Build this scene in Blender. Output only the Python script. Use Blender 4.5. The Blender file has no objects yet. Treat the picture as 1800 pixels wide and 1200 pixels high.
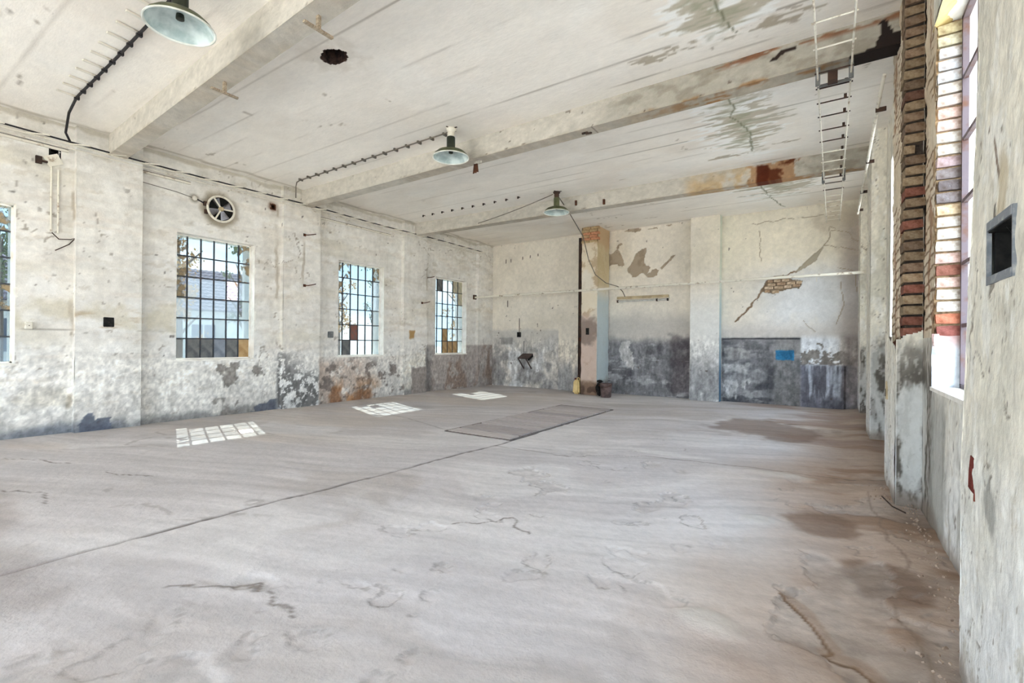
import bpy, bmesh, math, random
import numpy as np
from mathutils import Vector, Matrix, Euler

random.seed(7)
scene = bpy.context.scene
COL = scene.collection

# ------------------------------------------------------------------ camera
cam_d = bpy.data.cameras.new('camera')
cam_d.sensor_width = 36.0
cam_d.lens = 836.65 / 1800 * 36.0
cam_d.clip_start = 0.05
cam_d.clip_end = 500
cam = bpy.data.objects.new('camera', cam_d)
COL.objects.link(cam)
cam.matrix_world = (Matrix.Translation((0, 0, 1.5)) @ Matrix.Rotation(0.5923, 4, 'Z')
                    @ Matrix.Rotation(math.pi / 2 + 0.0016, 4, 'X') @ Matrix.Rotation(0.009, 4, 'Z'))
scene.camera = cam

# ------------------------------------------------------------------ colour management
vs_ = scene.view_settings
vs_.view_transform = 'Standard'
vs_.look = 'None'
vs_.gamma = 1.0
vs_.use_curve_mapping = False
vs_.exposure = 3.28
scene.cycles.diffuse_bounces = 6

# ------------------------------------------------------------------ sky
SKY = 1.25
w = bpy.data.worlds.new('sky')
scene.world = w
w.use_nodes = True
nt = w.node_tree
nt.nodes.clear()
N = nt.nodes.new
tc = N('ShaderNodeTexCoord'); sep = N('ShaderNodeSeparateXYZ'); mp = N('ShaderNodeMapping')
nz = N('ShaderNodeTexNoise'); rp = N('ShaderNodeValToRGB'); gr = N('ShaderNodeValToRGB')
mx = N('ShaderNodeMix'); bg = N('ShaderNodeBackground'); wo = N('ShaderNodeOutputWorld')
mx.data_type = 'RGBA'
nt.links.new(tc.outputs['Generated'], sep.inputs[0])
nt.links.new(sep.outputs['Z'], gr.inputs[0])
gr.color_ramp.elements[0].position = 0.0
gr.color_ramp.elements[0].color = (0.66, 0.84, 1.0, 1)
gr.color_ramp.elements[1].position = 0.8
gr.color_ramp.elements[1].color = (0.46, 0.70, 1.0, 1)
mp.inputs['Scale'].default_value = (1, 1, 2.6)
nt.links.new(tc.outputs['Generated'], mp.inputs[0])
nt.links.new(mp.outputs[0], nz.inputs[0])
nz.inputs['Scale'].default_value = 3.2
nz.inputs['Detail'].default_value = 6
rp.color_ramp.elements[0].position = 0.50
rp.color_ramp.elements[1].position = 0.64
nt.links.new(nz.outputs[0], rp.inputs[0])
nt.links.new(rp.outputs[0], mx.inputs[0])
nt.links.new(gr.outputs[0], mx.inputs[6])
mx.inputs[7].default_value = (1.0, 0.99, 0.97, 1)
nt.links.new(mx.outputs[2], bg.inputs[0])
bg.inputs[1].default_value = SKY
nt.links.new(bg.outputs[0], wo.inputs[0])

# ------------------------------------------------------------------ sun
sd = bpy.data.lights.new('sun', 'SUN')
sd.energy = 4.8
sd.angle = math.radians(0.3)
sd.color = (1.0, 0.95, 0.86)
sun = bpy.data.objects.new('sun', sd)
COL.objects.link(sun)
sun.rotation_mode = 'QUATERNION'
sun.rotation_quaternion = Vector((1.0, -0.37, -1.12)).to_track_quat('-Z', 'Y')
sun.location = (-30, 10, 30)

# ------------------------------------------------------------------ dimensions
XL, YB, ZC = -10.03, 13.5, 4.86
XP = XL + 0.12            # face of the left pilasters
XR, XRR = 0.49, 0.68      # right pilaster faces, right bay wall
YR = -6.5                 # rear wall behind the viewer
OUT = 0.50                # wall thickness
LW = [(-3.14, -1.72), (0.32, 1.735), (3.82, 5.245), (7.285, 8.71), (10.72, 12.2)]   # left windows
LWZ = (1.12, 3.48)
RW = [(-3.1, -1.7), (0.30, 1.72), (3.75, 5.18), (7.22, 8.66), (10.72, 12.15)]       # right windows
RWZ = (1.165, 4.15)
LP = [(-4.56, -3.68), (-1.09, -0.21), (2.38, 3.25), (5.80, 6.70), (9.32, 10.235), (12.685, 13.5)]
RP = [(-4.56, -3.68), (-1.09, -0.21), (1.98, 2.95), (5.64, 6.72), (9.27, 10.2), (12.7, 13.5)]
FILL_OPENING = (-9.4, -0.6, 3.1)  # opening added to the rear wall for fill daylight (x0, x1, height)


def portal(loc, sx, sy, d):
    l = bpy.data.lights.new('daylight_portal', 'AREA')
    l.shape = 'RECTANGLE'
    l.size, l.size_y = sx, sy
    l.cycles.is_portal = True
    o = bpy.data.objects.new('daylight_portal', l)
    COL.objects.link(o)
    o.location = loc
    o.rotation_mode = 'QUATERNION'
    o.rotation_quaternion = Vector(d).to_track_quat('-Z', 'Y')


for a, b in LW:
    portal((XL - OUT - 0.02, (a + b) / 2, sum(LWZ) / 2), b - a, LWZ[1] - LWZ[0], (1, 0, 0))
for a, b in RW:
    portal((XRR + OUT + 0.02, (a + b) / 2, sum(RWZ) / 2), b - a, RWZ[1] - RWZ[0], (-1, 0, 0))
portal(((FILL_OPENING[0] + FILL_OPENING[1]) / 2, YR - 0.4, FILL_OPENING[2] / 2), FILL_OPENING[1] - FILL_OPENING[0], FILL_OPENING[2], (0, 1, 0))


# ================================================================== helpers
def srgb(r, g, b):
    return tuple(((c / 255) / 12.92 if c / 255 <= 0.04045 else ((c / 255 + 0.055) / 1.055) ** 2.4) for c in (r, g, b))


def tag(o, label=None, cat=None, group=None, kind=None):
    if label: o['label'] = label
    if cat: o['category'] = cat
    if group: o['group'] = group
    if kind: o['kind'] = kind
    return o


def link(name, me, m=None, parent=None):
    o = bpy.data.objects.new(name, me)
    COL.objects.link(o)
    if m is not None and me is not None and not me.materials:
        me.materials.append(m)
    if parent is not None:
        o.parent = parent
    return o


def empty(name, loc=(0, 0, 0), rz=0):
    o = bpy.data.objects.new(name, None)
    o.empty_display_size = 0.1
    COL.objects.link(o)
    o.location = loc
    o.rotation_euler = (0, 0, rz)
    return o


def obj(name, bm, m, parent=None, smooth=False):
    me = bpy.data.meshes.new(name)
    bm.normal_update()
    bm.to_mesh(me)
    bm.free()
    if smooth:
        me.polygons.foreach_set('use_smooth', [True] * len(me.polygons))
        try:
            me.set_sharp_from_angle(angle=math.radians(40))
        except Exception:
            pass
    return link(name, me, m, parent)


def BM():
    return bmesh.new()


def box(bm, x0, x1, y0, y1, z0, z1, M=None):
    vs = [bm.verts.new(Vector(p) if M is None else M @ Vector(p)) for p in
          ((x0, y0, z0), (x1, y0, z0), (x1, y1, z0), (x0, y1, z0), (x0, y0, z1), (x1, y0, z1), (x1, y1, z1), (x0, y1, z1))]
    for f in ((0, 3, 2, 1), (4, 5, 6, 7), (0, 1, 5, 4), (1, 2, 6, 5), (2, 3, 7, 6), (3, 0, 4, 7)):
        bm.faces.new([vs[i] for i in f])
    return bm


def boxo(name, m, parent, *a, **k):
    return obj(name, box(BM(), *a), m, parent)


def tube(bm, pts, r, seg=8, cap=True):
    pts = [Vector(p) for p in pts]
    n = len(pts)
    rs = r if isinstance(r, (list, tuple)) else [r] * n
    t0 = (pts[1] - pts[0]).normalized()
    ref = Vector((0, 0, 1)) if abs(t0.z) < 0.9 else Vector((1, 0, 0))
    u = t0.cross(ref).normalized()
    rings = []
    for i, p in enumerate(pts):
        t = (pts[min(i + 1, n - 1)] - pts[max(i - 1, 0)]).normalized()
        u = (u - t * u.dot(t)).normalized()
        v = t.cross(u)
        rings.append([bm.verts.new(p + (u * math.cos(2 * math.pi * k / seg) + v * math.sin(2 * math.pi * k / seg)) * rs[i]) for k in range(seg)])
    for a, b in zip(rings, rings[1:]):
        for k in range(seg):
            bm.faces.new((a[k], a[(k + 1) % seg], b[(k + 1) % seg], b[k]))
    if cap:
        bm.faces.new(list(reversed(rings[0])))
        bm.faces.new(rings[-1])
    return bm


def tubeo(name, m, parent, pts, r, seg=8):
    return obj(name, tube(BM(), pts, r, seg), m, parent, smooth=True)


def lathe(bm, prof, seg=32, c=(0, 0, 0), close=False):
    rings = []
    for r, z in prof:
        rings.append([bm.verts.new((c[0] + r * math.cos(2 * math.pi * k / seg), c[1] + r * math.sin(2 * math.pi * k / seg), c[2] + z)) for k in range(seg)])
    for a, b in zip(rings, rings[1:]):
        for k in range(seg):
            bm.faces.new((a[k], a[(k + 1) % seg], b[(k + 1) % seg], b[k]))
    if close:
        bm.faces.new(list(reversed(rings[0])))
        bm.faces.new(rings[-1])
    return bm


def sag(p, q, d, n=10):
    p, q = Vector(p), Vector(q)
    return [p.lerp(q, i / n) - Vector((0, 0, d * 4 * (i / n) * (1 - i / n))) for i in range(n + 1)]


# ------------------------------------------------------------------ materials
def newmat(name):
    m = bpy.data.materials.new(name)
    m.use_nodes = True
    t = m.node_tree
    t.nodes.clear()
    o = t.nodes.new('ShaderNodeOutputMaterial')
    b = t.nodes.new('ShaderNodeBsdfPrincipled')
    t.links.new(b.outputs[0], o.inputs[0])
    return m, t, b, o


def mixrgb(t, blend='MIX'):
    n = t.nodes.new('ShaderNodeMix')
    n.data_type = 'RGBA'
    n.blend_type = blend
    n.clamp_factor = True
    return n


def noise(t, vec, scale, detail=5, rough=0.55, dist=0.0):
    n = t.nodes.new('ShaderNodeTexNoise')
    n.inputs['Scale'].default_value = scale
    n.inputs['Detail'].default_value = detail
    n.inputs['Roughness'].default_value = rough
    n.inputs['Distortion'].default_value = dist
    if vec is not None:
        t.links.new(vec, n.inputs['Vector'])
    return n


def ramp(t, inp, a, b, ca=(0, 0, 0, 1), cb=(1, 1, 1, 1)):
    r = t.nodes.new('ShaderNodeValToRGB')
    r.color_ramp.elements[0].position = a
    r.color_ramp.elements[1].position = b
    r.color_ramp.elements[0].color = ca
    r.color_ramp.elements[1].color = cb
    t.links.new(inp, r.inputs[0])
    return r


def pmat(name, rgb, rgb2=None, rough=0.7, metal=0.0, scale=12.0, lo=0.4, hi=0.65, bump=0.15, stretch=(1, 1, 1), obcol=False, spec=0.3):
    """two-tone noise material with a little relief"""
    m, t, b, o = newmat(name)
    c = t.nodes.new('ShaderNodeTexCoord')
    mp = t.nodes.new('ShaderNodeMapping')
    mp.inputs['Scale'].default_value = stretch
    t.links.new(c.outputs['Object'], mp.inputs[0])
    n1 = noise(t, mp.outputs[0], scale, 6)
    r1 = ramp(t, n1.outputs[0], lo, hi)
    mx = mixrgb(t)
    c1 = srgb(*rgb) + (1,)
    c2 = (srgb(*rgb2) if rgb2 else tuple(x * 0.72 for x in srgb(*rgb))) + (1,)
    mx.inputs[6].default_value = c1
    mx.inputs[7].default_value = c2
    t.links.new(r1.outputs[0], mx.inputs[0])
    out = mx.outputs[2]
    if obcol:
        oi = t.nodes.new('ShaderNodeObjectInfo')
        mm = mixrgb(t, 'MULTIPLY')
        mm.inputs[0].default_value = 1.0
        t.links.new(oi.outputs['Color'], mm.inputs[6])
        t.links.new(out, mm.inputs[7])
        out = mm.outputs[2]
    t.links.new(out, b.inputs['Base Color'])
    b.inputs['Roughness'].default_value = rough
    b.inputs['Metallic'].default_value = metal
    b.inputs['Specular IOR Level'].default_value = spec
    if bump:
        n2 = noise(t, mp.outputs[0], scale * 4, 5)
        bp = t.nodes.new('ShaderNodeBump')
        bp.inputs['Strength'].default_value = bump
        bp.inputs['Distance'].default_value = 0.02
        t.links.new(n2.outputs[0], bp.inputs['Height'])
        t.links.new(bp.outputs[0], b.inputs['Normal'])
    return m


def surfmat(name, fine=45.0, amp=0.09, speck=0.18, bump=0.25, rough=0.85, stretch=(1, 1, 1), grain=None):
    """weathered surface: painted colour attribute x fine mottling, fine dark specks, relief"""
    m, t, b, o = newmat(name)
    at = t.nodes.new('ShaderNodeAttribute')
    at.attribute_name = 'Col'
    c = t.nodes.new('ShaderNodeTexCoord')
    mp = t.nodes.new('ShaderNodeMapping')
    mp.inputs['Scale'].default_value = stretch
    t.links.new(c.outputs['Object'], mp.inputs[0])
    n1 = noise(t, mp.outputs[0], fine, 4, 0.7)
    r1 = ramp(t, n1.outputs[0], 0.25, 0.75, (1 - amp,) * 3 + (1,), (1 + amp * 0.4,) * 3 + (1,))
    m1 = mixrgb(t, 'MULTIPLY')
    m1.inputs[0].default_value = 1.0
    t.links.new(at.outputs['Color'], m1.inputs[6])
    t.links.new(r1.outputs[0], m1.inputs[7])
    n2 = noise(t, mp.outputs[0], fine * 0.7, 2, 0.5)
    r2 = ramp(t, n2.outputs[0], 0.70, 0.76)
    n3 = noise(t, c.outputs['Object'], 1.3, 2)
    r3 = ramp(t, n3.outputs[0], 0.42, 0.66)
    mu = t.nodes.new('ShaderNodeMath'); mu.operation = 'MULTIPLY'
    t.links.new(r2.outputs[0], mu.inputs[0]); t.links.new(r3.outputs[0], mu.inputs[1])
    mu2 = t.nodes.new('ShaderNodeMath'); mu2.operation = 'MULTIPLY'
    t.links.new(mu.outputs[0], mu2.inputs[0]); mu2.inputs[1].default_value = speck
    m2 = mixrgb(t)
    t.links.new(mu2.outputs[0], m2.inputs[0])
    t.links.new(m1.outputs[2], m2.inputs[6])
    m2.inputs[7].default_value = srgb(92, 84, 76) + (1,)
    t.links.new(m2.outputs[2], b.inputs['Base Color'])
    b.inputs['Roughness'].default_value = rough
    b.inputs['Specular IOR Level'].default_value = 0.2
    n4 = noise(t, mp.outputs[0], fine * 0.6, 4, 0.7)
    bp = t.nodes.new('ShaderNodeBump')
    bp.inputs['Strength'].default_value = bump
    bp.inputs['Distance'].default_value = 0.03
    t.links.new(n4.outputs[0], bp.inputs['Height'])
    t.links.new(bp.outputs[0], b.inputs['Normal'])
    return m


M_PLASTER = surfmat('weathered plaster')
M_CEIL = surfmat('board marked ceiling paint', fine=30, amp=0.06, speck=0.25, bump=0.15, stretch=(0.5, 1.6, 1))
M_FLOOR = surfmat('dusty concrete', fine=16, amp=0.10, speck=0.12, bump=0.30, stretch=(1, 1, 1))
M_NEAR = surfmat('rough near plaster', fine=26, amp=0.10, speck=0.45, bump=0.35, stretch=(1, 1.6, 0.8))
M_REVEAL = pmat('white reveal paint', (246, 242, 234), (228, 222, 212), scale=6, bump=0.1)
M_STEEL = pmat('dark window steel', (58, 62, 68), (92, 66, 48), rough=0.6, scale=9, lo=0.5, hi=0.75)
M_MAROON = pmat('old maroon window paint', (100, 88, 92), (96, 64, 48), rough=0.6, scale=9, lo=0.5, hi=0.7)
M_RUST = pmat('rusted steel', (96, 56, 36), (58, 38, 30), rough=0.85, scale=14)
M_BROWNSTEEL = pmat('dark brown steel', (74, 54, 44), (48, 38, 34), rough=0.8, scale=8)
M_WHITEMETAL = pmat('chipped white paint metal', (226, 220, 206), (150, 128, 104), rough=0.6, scale=11, lo=0.55, hi=0.72)
M_GREYMETAL = pmat('dull grey metal', (128, 128, 126), (98, 98, 98), rough=0.55, scale=10)
M_GREEN = pmat('olive green enamel', (88, 92, 62), (66, 68, 48), rough=0.45, scale=9)
M_DARKGREEN = pmat('dark green bakelite', (42, 46, 34), (28, 30, 24), rough=0.5, scale=9)
M_ENAMEL = pmat('dusty white enamel', (212, 224, 220), (168, 186, 184), rough=0.16, scale=7, bump=0.03, spec=0.6)
M_RIM = pmat('white enamel rim', (234, 236, 228), (200, 200, 190), rough=0.3, scale=9, bump=0.03)
M_PORC = pmat('white porcelain', (228, 222, 208), (190, 180, 164), rough=0.3, scale=10, bump=0.02)
M_BLACK = pmat('black rubber', (30, 28, 32), (46, 42, 44), rough=0.7, scale=10)
M_GREYCABLE = pmat('grey cable sheath', (120, 112, 102), (92, 86, 78), rough=0.7, scale=10)
M_DULLBLACK = pmat('dull black', (22, 21, 20), (40, 38, 35), rough=0.95, scale=16)
M_HOLE = pmat('dark broken cavity', (86, 66, 58), (44, 34, 32), rough=0.95, scale=18)
M_BRICK = pmat('brick clay', (255, 250, 244), (196, 180, 166), rough=0.92, scale=22, lo=0.35, hi=0.7, bump=0.5, obcol=True, spec=0.15)
M_MORTAR = pmat('crumbling mortar', (186, 160, 126), (118, 96, 74), rough=0.95, scale=16, bump=0.6)
M_DARKMORTAR = pmat('dark recessed mortar', (64, 54, 46), (38, 32, 28), rough=0.95, scale=20, bump=0.5)
M_WOOD = pmat('dusty plank', (204, 196, 194), (182, 172, 169), rough=0.9, scale=5, stretch=(0.6, 7, 4), obcol=True)
M_JOINT = pmat('dirt filled joint', (126, 117, 112), (104, 95, 90), rough=0.95, scale=9)
M_WOODGREY = pmat('weathered lath', (176, 160, 138), (124, 108, 90), rough=0.9, scale=9, stretch=(1, 6, 6))
M_YELLOW = pmat('yellowed plastic', (226, 200, 142), (204, 174, 116), rough=0.5, scale=6, bump=0.05)
M_CAP = pmat('dark red plastic', (96, 50, 44), (70, 40, 36), rough=0.5, scale=6, bump=0.05)
M_BUCKET = pmat('dirty bucket', (112, 92, 88), (72, 60, 58), rough=0.8, scale=7)
M_FIXTURE = pmat('cream lamp housing', (196, 178, 144), (166, 148, 118), rough=0.6, scale=6)
M_TUBEGLASS = pmat('dusty tube', (214, 212, 208), (176, 172, 168), rough=0.3, scale=8, bump=0.03)
M_SHELF = pmat('brown shelf board', (92, 76, 72), (66, 54, 52), rough=0.7, scale=8, stretch=(1, 4, 4))
M_RUBBLE = pmat('plaster rubble', (196, 180, 166), (150, 132, 118), rough=0.95, scale=20)
M_STEELGREYBLUE = pmat('zinc box frame', (122, 126, 132), (164, 164, 164), rough=0.6, scale=22, lo=0.5, hi=0.7)
M_COBWEB = pmat('grey cobweb', (96, 92, 88), (60, 58, 55), rough=0.95, scale=10, bump=0)
M_FANBLADE = pmat('fan blade aluminium', (150, 150, 158), (84, 78, 76), rough=0.35, metal=0.6, scale=6)


def glassmat(name, tint, trans, haze, hazecol=(235, 240, 245), dirt=None, dscale=6.0, dlo=0.5, dhi=0.62):
    """window pane: clear transmission, surface haze that scatters daylight, optional dirt shapes"""
    m, t, b, o = newmat(name)
    t.nodes.remove(b)
    tr = t.nodes.new('ShaderNodeBsdfTransparent')
    tr.inputs[0].default_value = tuple(x * trans for x in tint) + (1,)
    tl = t.nodes.new('ShaderNodeBsdfTranslucent')
    tl.inputs[0].default_value = srgb(*hazecol) + (1,)
    gl = t.nodes.new('ShaderNodeBsdfGlossy')
    gl.inputs['Roughness'].default_value = 0.05
    lw = t.nodes.new('ShaderNodeLayerWeight')
    lw.inputs[0].default_value = 0.5
    fr = t.nodes.new('ShaderNodeMath'); fr.operation = 'POWER'
    fr.inputs[1].default_value = 4.0
    t.links.new(lw.outputs['Facing'], fr.inputs[0])
    m1 = t.nodes.new('ShaderNodeMixShader')
    m1.inputs[0].default_value = haze
    t.links.new(tr.outputs[0], m1.inputs[1]); t.links.new(tl.outputs[0], m1.inputs[2])
    m2 = t.nodes.new('ShaderNodeMixShader')
    t.links.new(fr.outputs[0], m2.inputs[0])
    t.links.new(m1.outputs[0], m2.inputs[1]); t.links.new(gl.outputs[0], m2.inputs[2])
    last = m2
    if dirt:
        df = t.nodes.new('ShaderNodeBsdfDiffuse')
        df.inputs[0].default_value = srgb(*dirt) + (1,)
        c = t.nodes.new('ShaderNodeTexCoord')
        oi = t.nodes.new('ShaderNodeObjectInfo')
        ad = t.nodes.new('ShaderNodeVectorMath'); ad.operation = 'ADD'
        mu = t.nodes.new('ShaderNodeVectorMath'); mu.operation = 'SCALE'
        cmb = t.nodes.new('ShaderNodeCombineXYZ')
        t.links.new(oi.outputs['Random'], cmb.inputs[1])
        t.links.new(cmb.outputs[0], mu.inputs[0]); mu.inputs['Scale'].default_value = 40
        t.links.new(c.outputs['Object'], ad.inputs[0]); t.links.new(mu.outputs[0], ad.inputs[1])
        n = noise(t, ad.outputs[0], dscale, 5)
        r = ramp(t, n.outputs[0], dlo, dhi)
        m3 = t.nodes.new('ShaderNodeMixShader')
        t.links.new(r.outputs[0], m3.inputs[0])
        t.links.new(last.outputs[0], m3.inputs[1]); t.links.new(df.outputs[0], m3.inputs[2])
        last = m3
    t.links.new(last.outputs[0], o.inputs[0])
    return m


TINT = (0.86, 0.96, 1.0)
PANE_M = {
    'c': glassmat('clear dusty pane', TINT, 0.35, 0.02),
    'h': glassmat('hazy pane', TINT, 0.31, 0.065, (225, 238, 250)),
    'd': glassmat('stained pane', TINT, 0.34, 0.025, dirt=(158, 140, 112)),
    'g': pmat('grey board pane', (122, 122, 120), (92, 94, 96), rough=0.8, scale=7),
    'b': pmat('blue grey pane', (146, 152, 162), (116, 122, 132), rough=0.6, scale=5),
    'a': pmat('amber board pane', (190, 160, 116), (164, 130, 88), rough=0.7, scale=6),
    'r': pmat('rusty sheet pane', (140, 92, 80), (116, 96, 90), rough=0.85, scale=12),
    'k': pmat('light fibre pane', (196, 188, 160), (170, 166, 150), rough=0.8, scale=8),
}


# ------------------------------------------------------------------ numpy noise and painting
def _hash(ix, iy, s):
    h = (ix * 374761393 + iy * 668265263 + s * 1274126177) & 0xffffffff
    h = ((h ^ (h >> 13)) * 1103515245) & 0xffffffff
    h = ((h ^ (h >> 15)) * 2246822519) & 0xffffffff
    return (h ^ (h >> 16)) / 4294967296.0


def vn(x, y, s=0):
    ix = np.floor(x).astype(np.int64); iy = np.floor(y).astype(np.int64)
    fx = x - ix; fy = y - iy
    fx = fx * fx * (3 - 2 * fx); fy = fy * fy * (3 - 2 * fy)
    a = _hash(ix, iy, s); b = _hash(ix + 1, iy, s); c = _hash(ix, iy + 1, s); d = _hash(ix + 1, iy + 1, s)
    return (a * (1 - fx) + b * fx) * (1 - fy) + (c * (1 - fx) + d * fx) * fy


def fbm(x, y, f=1.0, o=4, s=0, g=0.55):
    t = 0; a = 1.0; n = 0
    for i in range(o):
        t = t + a * vn(x * f + 17.3 * i, y * f - 9.1 * i, s + i * 7)
        n += a; a *= g; f *= 2.03
    return t / n


def ss(a, b, x):
    t = np.clip((x - a) / (b - a), 0, 1)
    return t * t * (3 - 2 * t)


def lay(c, rgb, m):
    m = np.clip(m, 0, 1)[:, None]
    c[:] = c * (1 - m) + (np.array(rgb) / 255.0)[None, :] * m


def blob(u, v, cu, cv, ru, rv, s=0, f=3.0, k=0.5, soft=0.25):
    d = np.sqrt(((u - cu) / ru) ** 2 + ((v - cv) / rv) ** 2)
    d = d + (fbm(u, v, f, 4, s) - 0.5) * 2 * k
    return 1 - ss(1 - soft, 1 + soft, d)


def poly(u, v, pts, wob=0.03, f=9, s=0):
    uu = u + (fbm(u, v, f, 3, s) - 0.5) * 2 * wob
    vv = v + (fbm(u, v, f, 3, s + 50) - 0.5) * 2 * wob
    ins = np.zeros(u.shape, bool)
    n = len(pts)
    for i in range(n):
        x1, y1 = pts[i]; x2, y2 = pts[(i + 1) % n]
        if y1 == y2: continue
        c = ((y1 > vv) != (y2 > vv)) & (uu < (x2 - x1) * (vv - y1) / (y2 - y1) + x1)
        ins ^= c
    return ins.astype(float)


def seg(u, v, pts, wid, wob=0.03, f=6, s=0):
    uu = u + (fbm(u, v, f, 3, s) - 0.5) * 2 * wob
    vv = v + (fbm(u, v, f, 3, s + 50) - 0.5) * 2 * wob
    d = np.full(u.shape, 1e9)
    for (x1, y1), (x2, y2) in zip(pts, pts[1:]):
        dx, dy = x2 - x1, y2 - y1
        t = np.clip(((uu - x1) * dx + (vv - y1) * dy) / (dx * dx + dy * dy + 1e-9), 0, 1)
        d = np.minimum(d, np.hypot(uu - x1 - t * dx, vv - y1 - t * dy))
    return 1 - ss(wid * 0.5, wid * 1.2, d)


def rect(u, v, u0, u1, v0, v1, e=0.03, wob=0.03, f=5, s=0):
    uu = u + (fbm(u, v, f, 4, s) - 0.5) * 2 * wob
    vv = v + (fbm(u, v, f, 4, s + 50) - 0.5) * 2 * wob
    return ss(u0 - e, u0 + e, uu) * (1 - ss(u1 - e, u1 + e, uu)) * ss(v0 - e, v0 + e, vv) * (1 - ss(v1 - e, v1 + e, vv))


def flat(n, rgb):
    return np.tile(np.array(rgb, float) / 255.0, (n, 1))


def mottle(c, u, v, amt=0.05, f=1.2, s=0):
    c *= (1 + (fbm(u, v, f, 5, s) - 0.5)[:, None] * 2 * amt)
    c *= (1 + (fbm(u, v, f * 9, 3, s + 3) - 0.5)[:, None] * amt * 1.2)


def grit(c, u, v, amt, s=0, f=13.0):
    c *= (1 + (fbm(u, v, f, 3, s, 0.85) - 0.5)[:, None] * amt * 2)


def spots(c, u, v, rgb, dens, f, s, gate=None, st=0.8):
    m = ss(dens - 0.13, dens - 0.10, fbm(u, v, f * 0.55, 3, s, 0.6)) * st
    if gate is not None: m = m * gate
    lay(c, rgb, m)


def contour(u, v, f, o, s, level, w, g=0.5):
    """line of even width along a level of a noise field; also returns the field"""
    e = 0.01
    n = fbm(u, v, f, o, s, g)
    gx = (fbm(u + e, v, f, o, s, g) - n) / e
    gy = (fbm(u, v + e, f, o, s, g) - n) / e
    d = np.abs(n - level) / (np.sqrt(gx * gx + gy * gy) + 0.02)
    return 1 - ss(w * 0.5, w, d), n


def cracks(u, v, f, s, w=0.016):
    """thin wandering lines where a noise field crosses its middle value"""
    return contour(u, v, f, 3, s, 0.5, w)[0]


WHITE = (229, 225, 218)


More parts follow.
